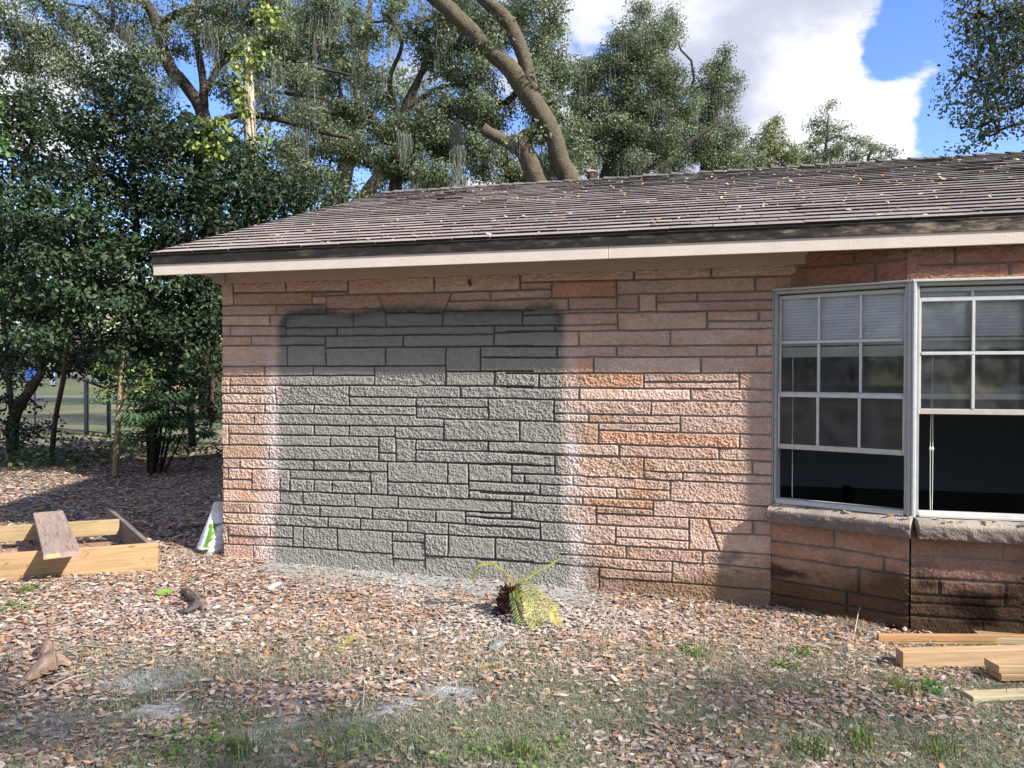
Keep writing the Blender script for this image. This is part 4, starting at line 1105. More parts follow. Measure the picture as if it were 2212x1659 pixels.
# --- leaning twin-stemmed oak behind the roof
tree('leaning_oak', 'leaning bare oak trunk forking in two, rising behind the roof ridge', 'tree', (1.8, 16.2, 0),
     [PL(16, (1275, 830, 56, 16.4), (1262, 600, 50, 16.3), (1245, 440, 44), (1232, 395, 42), (1213, 355, 44), (1200, 300, 40), (1170, 245, 40), (1135, 195, 40), (1100, 147, 38), (1052, 105, 34), (1020, 68, 33), (975, 25, 33), (930, -10, 32), (850, -70, 28), (760, -120, 22), (660, -160, 12)),
      PL(16, (1150, 205, 32), (1142, 170, 31), (1130, 125, 31), (1112, 85, 30), (1085, 40, 29), (1045, 5, 27), (990, -60, 24), (960, -160, 16), (950, -240, 9))],
     [((-2, 15.5, 11.5), (2.2, 2, .9), 34), ((1.2, 16.2, 12.6), (2.2, 2, 1), 30)] + BL(15.9, .25, (1075, 60, 26, 30, 4), (1060, 108, 20, 14, 4), (1148, 178, 16, 12, 3)),
     leaf=.10, per=36, cs=.20, pal=OAK, seed=3, moss=14, bark=(.105, .088, .062), mosslen=(.2, .6))
# --- stub beside it
tree('cut_oak', 'stubby oak trunk with a sawn off side limb, left of the leaning oak', 'tree', (.9, 16.6, 0),
     [PL(16.2, (1215, 830, 60, 16.6), (1200, 600, 56, 16.5), (1180, 440, 48), (1163, 395, 46), (1142, 355, 44), (1132, 325, 40), (1130, 305, 36), (1138, 288, 28), (1136, 280, 20)),
      PL(16.2, (1128, 328, 34), (1108, 316, 30), (1085, 304, 26), (1060, 292, 25), (1040, 281, 24))],
     BL(16.1, .3, (1150, 285, 26, 14, 7), (1110, 300, 22, 14, 4), (1165, 300, 14, 18, 3)), leaf=.11, per=26, cs=.16, pal=OAKY, seed=4, bark=(.12, .10, .072), moss=8, mosslen=(.3, .8))
# --- sawn stump standing up behind the ridge
t = empty('sawn_stump', P(1279, 830, 15.4), label='short sawn off trunk with orange cut face just above the roof ridge', cat='stump')
mb = MB(); p, q = PL(15.4, (1276, 830, 26), (1278, 500, 22), (1278, 420, 24), (1279, 374, 23)); p, q = smooth_line(p, q, 4); mb.tube(p, q, 14, cap=False, col=(.05, .04, .035), wob=.08)
mb.build('trunk', M['bark'], t, True)
mb = MB(); c = np.array(p[-1]); rad = q[-1]; a = np.arange(20) * 2 * np.pi / 20
up = np.array([.12, -.55, .83]); up /= np.linalg.norm(up); e1 = np.array([1, 0, -.14]); e1 /= np.linalg.norm(e1); e2 = np.cross(up, e1)
for (r0, r1, z, col) in ((1.12, .95, -.03, (.06, .05, .04)), (.97, .5, .0, (.55, .26, .14)), (.5, .001, .0, (.40, .16, .09))):
    A = [c + e1 * math.cos(x) * rad * r0 + e2 * math.sin(x) * rad * r0 + up * (z if r0 > 1 else .02) for x in a] + [c + e1 * math.cos(x) * rad * r1 + e2 * math.sin(x) * rad * r1 + up * .02 for x in a]
    mb.add(A, [[[i, (i + 1) % 20, 20 + (i + 1) % 20, 20 + i] for i in range(20)]], col)
mb.build('cut_face', M['plain'], t)

# --- right centre oak mass
tree('moss_oak', 'tall full grown oak right of the leaning trunk, its rounded crown against white cloud', 'tree', P(1380, 840, 23),
     [PL(23, (1345, 838, 40), (1350, 600, 34), (1340, 480, 30), (1320, 400, 24), (1325, 330, 20), (1350, 240, 18), (1372, 160, 14), (1385, 90, 9)),
      PL(23, (1300, 390, 18), (1312, 345, 16), (1300, 300, 12), (1262, 250, 9)),
      PL(23, (1330, 330, 16), (1380, 280, 12), (1440, 230, 9), (1480, 170, 6)), PL(23, (1335, 400, 16), (1420, 350, 13), (1500, 300, 10), (1560, 260, 7))],
     BL(23, 1.3, (1370, 70, 42, 42, 26), (1340, 120, 50, 34, 26), (1420, 110, 40, 36, 22), (1390, 160, 60, 40, 34), (1300, 165, 44, 44, 28), (1255, 190, 40, 60, 30),
        (1440, 190, 34, 34, 20), (1350, 220, 60, 40, 40), (1280, 260, 60, 46, 40), (1400, 250, 60, 36, 38), (1330, 300, 60, 40, 40), (1470, 230, 30, 26, 14),
        (1420, 310, 60, 36, 34), (1260, 330, 50, 50, 34), (1500, 70, 26, 22, 0), (1350, 365, 60, 26, 26)),
     leaf=.085, per=120, cs=.23, seed=11, moss=70, mossw=.008, mosslen=(.5, 1.8), dens=1.45)
tree('moss_oak', 'oak with a narrow pointed top at the right edge of the tall tree row', 'tree', P(1520, 840, 25),
     [PL(25, (1525, 838, 34), (1528, 500, 26), (1520, 380, 20), (1530, 280, 14), (1540, 180, 8), (1545, 150, 5)), PL(25, (1525, 330, 12), (1480, 280, 8), (1460, 230, 5))],
     BL(25, 1.2, (1545, 150, 24, 34, 14), (1560, 195, 30, 26, 16), (1510, 185, 24, 20, 9), (1535, 245, 46, 34, 26), (1480, 265, 34, 34, 18), (1570, 300, 32, 40, 22), (1510, 320, 50, 40, 32),
        (1590, 350, 26, 34, 14), (1545, 365, 50, 26, 22), (1450, 350, 40, 40, 22), (1440, 60, 22, 24, 11), (1438, 100, 20, 30, 8)),
     leaf=.085, per=115, cs=.23, seed=12, moss=50, mossw=.008, mosslen=(.5, 1.8), dens=1.45)
# --- small far trees at the right
for k, (nm, lb, bl, y) in enumerate([
    ('far_tree', 'small rounded tree low over the roof ridge, right of the tall oaks', ((1655, 300, 34, 34, 26), (1640, 345, 44, 34, 34), (1690, 330, 34, 34, 26), (1620, 380, 30, 24, 16), (1700, 365, 30, 24, 18), (1662, 275, 16, 14, 6)), 38),
    ('far_tree', 'sparse open topped tree in the middle of the small ones over the ridge', ((1765, 265, 22, 26, 9), (1800, 285, 26, 24, 9), (1755, 310, 26, 20, 8), (1800, 335, 44, 26, 24), (1750, 350, 40, 24, 20), (1835, 300, 18, 14, 5), (1780, 240, 10, 10, 3)), 38),
    ('far_tree', 'lowest thin tree showing above the ridge under the white cloud', ((1860, 315, 22, 14, 6), (1895, 318, 20, 16, 5), (1850, 340, 30, 16, 8), (1900, 345, 24, 14, 6)), 38)]):
    cx = sum(b[0] for b in bl) / len(bl)
    tree(nm, lb, 'tree', P(cx, 846, y), [PL(y, (cx, 846, 16), (cx, 500, 12), (cx - 4, 360, 8), (cx + 2, min(b[1] for b in bl) + 10, 3))], BL(y, 1.2, *bl), leaf=.13, per=80, cs=.30, seed=20 + k, pal=OAKY if k == 0 else OAK,
         moss=8 if k == 0 else 0, mossw=.012, twig=.018, group='small trees over the ridge')

# --- left centre oaks with open sky gaps
tree('spreading_oak', 'spreading oak with crooked dark limbs and blue sky between them, left of the leaning trunk', 'tree', P(860, 840, 20),
     [PL(20, (850, 838, 44), (852, 560, 36), (856, 420, 28), (868, 330, 26), (880, 240, 22), (905, 180, 16), (930, 120, 12), (925, 60, 9)),
      PL(20, (872, 270, 16), (850, 225, 13), (845, 170, 10), (870, 100, 8), (850, 50, 6)), PL(20, (880, 235, 14), (920, 210, 12), (960, 190, 9), (1010, 185, 6)),
      PL(20, (866, 330, 18), (820, 290, 14), (800, 250, 11), (745, 225, 10), (730, 180, 8), (700, 150, 6), (690, 90, 5)),
      PL(20, (860, 370, 14), (800, 360, 12), (730, 330, 10), (640, 320, 7))],
     BL(20, 1.3, (640, 60, 60, 50, 34), (720, 100, 50, 40, 20), (780, 60, 40, 40, 18), (700, 190, 40, 26, 14), (640, 150, 46, 30, 20), (770, 160, 36, 30, 14), (940, 90, 60, 40, 30), (1000, 40, 50, 40, 26),
        (1050, 90, 50, 50, 30), (960, 140, 46, 26, 16), (1030, 170, 50, 30, 22), (1110, 40, 50, 40, 30), (860, 30, 34, 30, 12), (740, 250, 70, 26, 30), (830, 215, 30, 20, 8), (960, 240, 60, 26, 26),
        (1050, 245, 60, 36, 34), (860, 285, 70, 24, 28), (960, 300, 70, 36, 38), (760, 320, 70, 34, 34), (860, 350, 70, 36, 38), (640, 340, 50, 34, 24), (1040, 340, 60, 44, 36), (1190, 60, 30, 40, 16), (1160, 120, 30, 50, 18), (1210, 150, 26, 50, 16),
        (680, 390, 50, 26, 22), (1180, 250, 40, 50, 30), (1235, 320, 34, 50, 28), (1200, 370, 44, 26, 22), (1110, 385, 50, 26, 24), (1150, 190, 36, 36, 18), (930, 385, 50, 22, 20)),
     leaf=.095, per=95, cs=.22, seed=31, moss=110, mossw=.007, dens=1.45, mosslen=(.4, 1.5), spots=[(P(990, 320, 18), 1.1), (P(985, 330, 18), 1.1), (P(872, 290, 18), .8), (P(985, 270, 17), .5)])
# --- oak with the thick crossing limbs behind the shrubs
tree('dark_limbed_oak', 'big oak with thick dark crossing limbs rising behind the laurel thicket', 'tree', P(445, 900, 15),
     [PL(15, (455, 905, 50), (452, 600, 44), (450, 400, 38), (445, 290, 32), (442, 250, 30), (425, 215, 28), (400, 180, 26), (375, 150, 26), (360, 115, 25), (350, 80, 24), (345, 55, 23), (330, 20, 20), (300, -20, 18), (270, -80, 12)),
      PL(15, (350, 75, 20), (365, 50, 19), (388, 35, 18), (420, 20, 14), (460, -20, 10)),
      PL(15, (448, 290, 20), (405, 250, 0 + 18), (385, 285, 18, 14.6), (360, 330, 18, 14.5)),
      PL(15, (445, 235, 20), (443, 180, 18), (432, 110, 14), (425, 60, 11), (440, 20, 8)),
      PL(15, (447, 200, 16), (475, 150, 14), (505, 125, 11), (560, 90, 7)),
      PL(15, (345, 232, 13), (320, 190, 13), (300, 140, 13), (285, 90, 12), (262, 70, 11), (235, 50, 9), (200, 20, 6)), PL(15, (248, 62, 10), (250, 20, 9), (235, -30, 6)),
      PL(15, (460, 270, 14), (520, 250, 14), (580, 255, 15), (640, 268, 13), (700, 288, 11), (760, 300, 7)),
      PL(15, (455, 180, 10), (540, 195, 9), (620, 205, 8), (700, 215, 5)), PL(15, (570, 115, 9), (620, 130, 9), (690, 150, 7), (760, 165, 5)),
      PL(15, (170, 140, 7), (130, 105, 6), (80, 80, 5)), PL(15, (345, 232, 10), (260, 200, 8), (170, 145, 7))],
     BL(15, 1.1, (40, 60, 50, 50, 22), (150, 40, 50, 30, 18), (230, 110, 34, 30, 12), (180, 170, 44, 26, 16), (260, 40, 34, 30, 12), (330, 130, 30, 30, 9), (420, 40, 40, 30, 14), (500, 30, 50, 34, 22), (480, 100, 40, 24, 12),
        (580, 40, 60, 36, 26), (560, 130, 40, 24, 10), (620, 110, 50, 30, 18), (330, 200, 26, 20, 6), (490, 190, 40, 16, 8), (620, 240, 50, 14, 9), (700, 30, 50, 30, 18), (120, 110, 40, 30, 12), (60, 150, 40, 40, 15), (690, 270, 50, 12, 9), (390, 90, 26, 24, 6), (300, 20, 34, 24, 9),
        (640, 180, 50, 20, 12)),
     leaf=.075, per=95, cs=.20, seed=41, moss=110, mossw=.0055, dens=1.5, mosslen=(.3, 1.2), bark=(.060, .050, .042), spots=[(P(345, 80, 14.8), .9), (P(375, 170, 14.8), .7), (P(560, 150, 14.8), .8), (P(285, 60, 14.8), .8)])
# --- overhanging oak at the right edge
tree('overhanging_oak', 'oak whose sparse dark foliage hangs in from the right edge over the roof', 'tree', (13.2, 15.5, 0),
     [PL(13, (2560, 840, 60, 15), (2550, 500, 50, 15), (2520, 200, 40, 14.5), (2440, 90, 30, 14), (2330, 100, 20, 13.5), (2240, 120, 12), (2170, 150, 8), (2120, 175, 5)),
      PL(13, (2330, 100, 14, 13.5), (2260, 30, 10), (2190, 25, 7), (2130, 45, 4)), PL(13, (2400, 120, 18, 14), (2300, 230, 12), (2220, 260, 8), (2150, 285, 5)), PL(13, (2440, 90, 22, 14), (2350, -60, 16, 13.5), (2250, -140, 10))],
     BL(13, .8, (2110, 30, 40, 34, 24), (2180, 40, 44, 40, 36), (2120, 100, 44, 30, 22), (2190, 120, 36, 36, 26), (2100, 160, 40, 24, 18), (2160, 190, 50, 30, 32), (2070, 215, 34, 18, 11), (2200, 220, 40, 30, 26), (2110, 250, 36, 20, 14), (2150, 285, 40, 18, 13), (2100, 305, 18, 12, 4), (2290, 150, 60, 100, 60), (2300, -40, 90, 50, 60), (2090, -20, 40, 20, 14),
        (2250, 20, 40, 50, 30)),
     leaf=.075, per=30, cs=.20, dens=.9, fold=True, seed=51, moss=5, mossw=.003, mosslen=(.3, .7), strands=7, bark=(.05, .043, .04), pal=OAK * .8)

# --- laurel thicket at the left: separate bushy evergreens
def laurel(label, base, stems, bl, seed, leaf=.082, per=40, cs=.20, pal=LAUREL):
    return tree('laurel', label, 'shrub tree', base, stems, bl, leaf=leaf, per=per, cs=cs, pal=pal, fold=True, seed=seed, twig=.006, ratio=.48, bark=(.10, .075, .055), mat='leaf', group='evergreen laurels in the thicket', updir=.8)
laurel('broad dark evergreen at the left edge with ivy covered trunk', P(30, 985, 14.6),
       [PL(14, (30, 985, 26, 14.6), (26, 930, 24, 14.4), (40, 880, 22), (75, 830, 20), (95, 780, 16), (80, 650, 12), (60, 450, 10), (80, 300, 6)), PL(14, (26, 900, 12), (10, 700, 12), (5, 400, 9)), PL(14, (85, 810, 12), (140, 700, 9), (170, 560, 6))],
       BL(12.5, .9, (30, 300, 80, 60, 40), (110, 250, 60, 50, 34), (20, 420, 80, 60, 44), (110, 380, 70, 60, 44), (40, 540, 80, 60, 46), (120, 520, 60, 60, 38), (30, 660, 80, 50, 44), (110, 660, 60, 50, 36), (30, 760, 60, 40, 26), (130, 750, 50, 34, 22), (180, 600, 50, 50, 30), (-60, 500, 60, 200, 60), (20, 860, 26, 60, 12, 13.8), (60, 930, 30, 40, 10, 14), (180, 300, 40, 40, 18), (60, 210, 50, 34, 16)), 61)
laurel('taller evergreen in the middle of the thicket with pointed top shoots', P(248, 1036, 11.4),
       [PL(12, (330, 960, 20, 13.5), (325, 900, 18, 13.3), (320, 800, 18, 13), (316, 700, 17), (300, 500, 12), (290, 350, 9), (270, 220, 5)), PL(12, (318, 760, 12, 12.8), (260, 640, 10), (220, 480, 8), (200, 300, 4))],
       BL(11.5, .9, (150, 790, 40, 24, 18, 13.5), (240, 800, 40, 26, 18, 14.5), (340, 800, 40, 30, 18, 14), (220, 200, 46, 26, 14), (270, 160, 40, 34, 14), (330, 230, 50, 34, 22), (230, 280, 70, 46, 40), (310, 320, 60, 50, 40), (220, 400, 70, 60, 46), (310, 430, 60, 50, 38), (220, 520, 60, 60, 40), (300, 540, 60, 50, 38), (250, 640, 60, 40, 32), (320, 650, 50, 40, 24), (290, 740, 60, 40, 24), (210, 720, 50, 40, 20), (370, 720, 40, 50, 16), (380, 290, 40, 40, 18)), 62)
laurel('evergreen with glossy leaves nearest the house corner', P(430, 960, 12.8),
       [PL(12.5, (415, 965, 16, 13), (410, 880, 16, 13), (425, 810, 15), (418, 700, 12), (400, 560, 10), (420, 400, 7), (430, 300, 4)), PL(12.5, (424, 800, 12), (455, 770, 12), (500, 745, 14))],
       BL(11.5, .9, (400, 330, 50, 40, 26), (460, 300, 40, 30, 16), (400, 420, 60, 50, 38), (480, 400, 50, 50, 30), (390, 520, 60, 50, 38), (470, 500, 50, 50, 32), (380, 620, 50, 50, 30), (440, 620, 50, 50, 30), (400, 700, 60, 40, 26), (460, 690, 50, 50, 26), (530, 340, 40, 40, 16), (550, 420, 50, 50, 24), (610, 400, 40, 40, 16), (530, 480, 40, 40, 18), (300, 840, 44, 34, 22, 16), (360, 800, 50, 34, 26, 15.5), (285, 770, 40, 26, 20, 15), (20, 790, 50, 30, 22, 15), (430, 900, 40, 30, 10, 15.6), (440, 770, 46, 50, 34, 14), (400, 830, 36, 30, 16, 14.5), (470, 850, 30, 50, 14, 14.6), (380, 760, 40, 40, 22, 13), (440, 770, 40, 40, 14), (660, 420, 40, 30, 12), (720, 425, 30, 20, 6), (600, 450, 40, 30, 14)), 63)
laurel('lower lighter green bush reaching forward at the left of the thicket', P(120, 1000, 13),
       [PL(12, (110, 985, 12, 13.5), (120, 900, 10, 13), (140, 800, 10, 12), (150, 680, 8, 11), (190, 560, 5, 10.6))],
       BL(10.6, .5, (60, 480, 60, 40, 22), (180, 470, 60, 34, 22), (120, 560, 60, 34, 22), (230, 560, 40, 30, 14), (40, 620, 50, 34, 18), (160, 640, 50, 34, 18), (250, 660, 40, 30, 12), (100, 730, 60, 30, 18), (60, 420, 50, 20, 9)), 64, pal=LAUREL * 1.35)
# near sprig at the very left
laurel('pale green sprig poking in at the left picture edge', P(-120, 1250, 5.2),
       [PL(5.2, (-120, 1250, 20), (-110, 800, 16), (-90, 500, 12), (-60, 330, 8), (-20, 270, 5))], BL(5.2, .1, (-20, 250, 26, 40, 6), (-10, 310, 20, 20, 3), (-50, 400, 50, 60, 6), (-80, 200, 50, 80, 8)), 65, leaf=.065, per=10, cs=.07, pal=np.array([[.10, .20, .05], [.14, .26, .07]]))

# --- snapped pale trunk with vine
t = empty('snapped_trunk', P(545, 900, 13.2), label='pale snapped off trunk wrapped in yellow green vine', cat='dead tree')
mb = MB(); p, q = PL(12.6, (552, 900, 26), (548, 600, 24), (545, 400, 22), (543, 300, 22), (541, 200, 20), (538, 130, 18), (536, 90, 15)); p, q = smooth_line(p, q, 6); mb.tube(p, q, 14, col=(.42, .40, .30), wob=.07)
mb.build('trunk', M['bark'], t, True)
r_ = np.random.default_rng(77); mb = MB()
for k in range(16):
    a0 = r_.uniform(0, 6.28); i0 = r_.integers(4, 14); n = r_.integers(12, 24); pts = []
    for j in range(n):
        i = min(i0 + j, len(p) - 1); a0 += r_.normal(0, .35); rr_ = q[i] + .012
        pts.append(p[i] + np.array([math.cos(a0) * rr_, math.sin(a0) * rr_, r_.normal(0, .02)]))
    mb.tube(pts, .007, 5, col=(.30, .24, .17))
mb.build('vine_stem', M['bark'], t)
vc = [P(525 + r_.uniform(-14, 10), y, 12.45) for y in range(100, 260, 9)] + [P(548 + r_.uniform(-6, 24), y, 12.45) for y in range(95, 150, 12)] + [P(575 + r_.uniform(-22, 24), 45 + r_.uniform(-22, 22), 12.5) for _ in range(9)] + [P(565 + r_.uniform(-5, 12), y, 12.4) for y in range(280, 340, 20)]
vc += [P(450 + r_.uniform(-30, 40), 290 + r_.uniform(-30, 60), 11.2) for _ in range(20)]
V, Q, C = crown_leaves(np.array([list(v) for v in vc]), 13, .10, .085, np.array([[.20, .25, .06], [.25, .29, .08], [.13, .19, .05]]), r_, True, .8, droop=1.5)
link('vine_leaves', npmesh('vine_leaves', V, [Q], C), M['leaf'], t)

# --- sapling and shade plants under the thicket
tree('sapling', 'slender pale stemmed sapling standing alone in the leaf litter', 'sapling', P(248, 1036, 11.2),
     [PL(11.2, (248, 1036, 14), (250, 980, 12), (255, 900, 12), (258, 850, 10), (262, 800, 8), (275, 700, 6)), PL(11.2, (256, 880, 7), (275, 850, 6), (300, 838, 5), (335, 832, 3))],
     BL(11.2, .35, (250, 800, 34, 24, 8), (310, 835, 34, 14, 7), (230, 850, 26, 12, 4), (300, 790, 36, 20, 8), (290, 910, 20, 12, 4), (275, 940, 20, 10, 3)), leaf=.055, per=20, cs=.12, fold=True, seed=71, bark=(.26, .20, .13), pal=np.array([[.10, .18, .04], [.15, .24, .06], [.07, .13, .035]]), mat='leaf', twig=.004)
def fan_leaf(mb, c, axis, n, L, col, r, width=.022):
    axis = np.array(axis, float); axis /= np.linalg.norm(axis); sd_ = np.cross(axis, [0, 0, 1.0]); sd_ /= np.linalg.norm(sd_) + 1e-9; nn = np.cross(sd_, axis)
    for k in range(n):
        a = (k / (n - 1) - .5) * 3.3
        d = axis * math.cos(a) + sd_ * math.sin(a); l = L * (1 - .25 * abs(a) / 1.6) * r.uniform(.85, 1.05)
        w = np.cross(d, nn) * width
        tip = c + d * l - np.array([0, 0, .22 * l]); mid = c + d * l * .55 + nn * .02
        mb.add([c, mid - w, tip, mid + w], [[[0, 1, 2, 3]]], np.array(col) * r.uniform(.7, 1.3))
def lady_palm():
    r = random.Random(3); root = empty('lady_palm', P(325, 1022, 11.8), label='clump of dark fan leaved palm under the thicket', cat='palm')
    base = np.array(P(325, 1022, 11.8)); m1 = MB(); m2 = MB()
    for k in range(15):
        a = r.uniform(0, 6.28); rad = r.uniform(.03, .22); b = base + [rad * math.cos(a), rad * math.sin(a), 0]
        h = r.uniform(.45, 1.7); tp = b + np.array([math.cos(a) * rad * 1.6, math.sin(a) * rad * 1.6, h])
        m1.tube([b, (b + tp) / 2 + [.02, 0, 0], tp], [.018, .014, .010], 6, col=(.05, .04, .03))
        for j in range(9):
            aa = r.uniform(0, 6.28); c = tp - [0, 0, r.uniform(0, .5) * h]; e = c + np.array([math.cos(aa) * .28, math.sin(aa) * .28, .16])
            m1.tube([c, e], [.004, .003], 4, col=(.10, .15, .05))
            fan_leaf(m2, e, [math.cos(aa), math.sin(aa), .1], 10, .36, (.07, .13, .055), r)
    m1.build('stem', M['bark'], root); m2.build('fan_leaf', M['leaf'], root)
lady_palm()

# --- far wood closing the view
def far_wood():
    r = np.random.default_rng(9); Vs = []; cent = []
    for k in range(150):
        x = r.uniform(-75, 60); y = r.uniform(66, 84); h = r.uniform(7, 13)
        for j in range(9): cent.append([x + r.normal(0, 1.6), y + r.normal(0, 1.6), .9 + h * r.uniform(-.02, 1)])
    cent = np.array(cent)
    V, Q, C = crown_leaves(cent, 60, 1.0, .46, OAKY * 1.1, r, False, .6)
    mb = MB()
    for k in range(60):
        x = r.uniform(-70, 30); y = r.uniform(63, 80); h = r.uniform(4, 8); mb.tube([[x, y, .5], [x + r.normal(0, .4), y, h]], [r.uniform(.12, .3), .1], 7, cap=False, col=(.16, .13, .11))
    Vt = np.concatenate(mb.V); Ct = np.concatenate(mb.C); Ft = np.concatenate(mb.F[4])
    V, Q, C = join([(V, Q, C), (Vt, Ft, Ct)])
    o = link('far_wood', npmesh('far_wood', V, [Q], C), M['oakleaf'], kind='stuff', label='far off band of trees closing the view behind the road')
    for a_, lb in ((180, 'far off band of trees behind the viewer'), (115, 'far off band of trees beyond the left side'), (-80, 'far off band of trees beyond the right side')):
        c = o.copy(); COL.objects.link(c); c.rotation_euler = (0, 0, R(a_)); c['label'] = lb
far_wood()
# middle distance oaks filling behind the first row (one model, turned and copied)
mid = tree('yard_oak', 'oak in the second row behind the spreading oak', 'tree', (-6.5, 33, 0),
     [([(-6.5, 33, 0), (-6.3, 33, 3), (-6.6, 33.2, 5), (-6, 33, 8), (-5.6, 33, 11)], [.4, .32, .28, .18, .06]), ([(-6.5, 33, 4), (-8, 33, 6), (-9.5, 33, 7.5)], [.2, .14, .06]), ([(-6.5, 33, 4.6), (-5, 32.5, 6.4), (-3, 32.5, 7.5)], [.2, .14, .06])],
     [((-6.5, 33, 9.5), (3.4, 2.6, 2.2), 100), ((-8.8, 33, 7), (2.4, 2.2, 1.9), 60), ((-3.9, 33, 7), (2.4, 2.2, 1.9), 60), ((-6.5, 33, 5), (3.6, 2.4, 1.4), 50)],
     leaf=.13, per=62, cs=.36, seed=81, moss=60, mossw=.016, mosslen=(.8, 2.4), group='oaks in the second row')
k = 0
mid.scale = (1.6, 1.6, 1.6); mid.location = (-7.5, 33, 0)
for (x, y, rz, sc, lb) in ((-15, 31, 1.0, 1.65, 'second row oak behind the thicket'), (1.5, 34, 2.1, 1.35, 'second row oak behind the leaning trunk'), (8.2, 35, 3.3, .95, 'second row oak behind the tall round crowned oak'),
                           (-23, 30, 4.4, 1.7, 'second row oak at the far left')):
    copy_tree(mid, (x, y, 0), rz, sc, lb)
# trees on the street side, behind the viewer: they shade the lawn and mirror in the panes
for (x, y, rz, sc, lb) in ((-16, -22, .4, 1.35, 'oak across the street behind the viewer, second from the left'), (-7, -24, 1.9, 1.4, 'oak across the street behind the viewer, third from the left'), (2, -23, 2.7, 1.3, 'oak straight across the street behind the viewer'),
                           (-24, -13, 5.1, 1.35, 'oak at the left behind the viewer'), (-27, -2, 3.1, 1.2, 'oak far out to the left of the lawn'), (-17.5, 12.5, 2.2, .95, 'oak beyond the left side of the laurel thicket'), (-27, 22, .7, 1.3, 'oak beyond the fence at the far left')):
    copy_tree(mid, (x, y, 0), rz, sc, lb)
# unseen oak added for broken shade on near lawn, bay foot and roof
def sh(x, y, z, k): return (x + sd.x * k, y + sd.y * k, z + sd.z * k)
bl = []
r5 = random.Random(5)
for k in range(34):
    bl.append((sh(r5.uniform(-2.9, 3.4), r5.uniform(1.4, 3.9), 0, r5.uniform(14, 16)), (.42, .30, .25), 4))
for k in range(5): bl.append((sh(3.0 + .35 * k, 4.9 - .08 * k, .22, 15), (.22, .2, .12), 5))
for k in range(8): bl.append((sh(4.4 + .5 * k, 6.6 + r5.uniform(-.6, 1.6), 3.1, 12), (.35, .3, .25), 5))
tree('shade_oak', 'unseen tall oak added to the right behind the viewer, shading the near lawn', 'tree', (15.5, -7.5, 0),
     [([(15.5, -7.5, 0), (15.2, -7.2, 3), (14.5, -6.6, 5.5), (13, -5.5, 7.6), (10.5, -4.2, 8.8), (8, -3.8, 9.2)], [.42, .34, .28, .20, .12, .05]), ([(14.5, -6.6, 5.5), (14.6, -4.5, 7.5), (14.2, -2.2, 8.8), (14.5, .5, 10)], [.2, .15, .1, .05])],
     bl, leaf=.085, per=46, cs=.22, seed=91)
# ================================================================= PROPS
def wood_mat(name, scale=(1, 1, 1)):
    m = amat(name, .72, .25); nt = m.node_tree; ns = nt.nodes; L = nt.links; b = ns['Principled BSDF']
    tc = ns['Texture Coordinate'] if 'Texture Coordinate' in ns else N(ns, 'ShaderNodeTexCoord')
    uv = N(ns, 'ShaderNodeAttribute'); uv.attribute_name = 'Grain'
    mp = N(ns, 'ShaderNodeMapping'); mp.inputs['Scale'].default_value = (1.2, 16, 16); L.new(uv.outputs['Vector'], mp.inputs[0])
    n = N(ns, 'ShaderNodeTexNoise'); n.inputs['Scale'].default_value = 2.2; n.inputs['Detail'].default_value = 8; n.inputs['Distortion'].default_value = 1.2; L.new(mp.outputs[0], n.inputs['Vector'])
    mr = N(ns, 'ShaderNodeMapRange'); mr.inputs['From Min'].default_value = .3; mr.inputs['From Max'].default_value = .7; mr.inputs['To Min'].default_value = .72; mr.inputs['To Max'].default_value = 1.15
    L.new(n.outputs[0], mr.inputs['Value'])
    kn = N(ns, 'ShaderNodeTexVoronoi'); kn.inputs['Scale'].default_value = 1.0; mp2 = N(ns, 'ShaderNodeMapping'); mp2.inputs['Scale'].default_value = (3.2, 9, 9); L.new(uv.outputs['Vector'], mp2.inputs[0]); L.new(mp2.outputs[0], kn.inputs['Vector'])
    kr = N(ns, 'ShaderNodeMapRange'); kr.inputs['From Min'].default_value = .04; kr.inputs['From Max'].default_value = .11; kr.inputs['To Min'].default_value = .45; kr.inputs['To Max'].default_value = 1.0; L.new(kn.outputs['Distance'], kr.inputs['Value'])
    mu = N(ns, 'ShaderNodeMath', operation='MULTIPLY'); L.new(mr.outputs[0], mu.inputs[0]); L.new(kr.outputs[0], mu.inputs[1])
    v = N(ns, 'ShaderNodeVectorMath', operation='SCALE'); at = [x for x in ns if x.type == 'ATTRIBUTE' and x.attribute_name == 'Col'][0]
    L.new(at.outputs['Color'], v.inputs[0]); L.new(mu.outputs[0], v.inputs['Scale']); L.new(v.outputs[0], b.inputs['Base Color'])
    bp = N(ns, 'ShaderNodeBump'); bp.inputs['Strength'].default_value = .35; bp.inputs['Distance'].default_value = .003; L.new(n.outputs[0], bp.inputs['Height']); L.new(bp.outputs[0], b.inputs['Normal'])
    return m
M['wood'] = wood_mat('lumber')
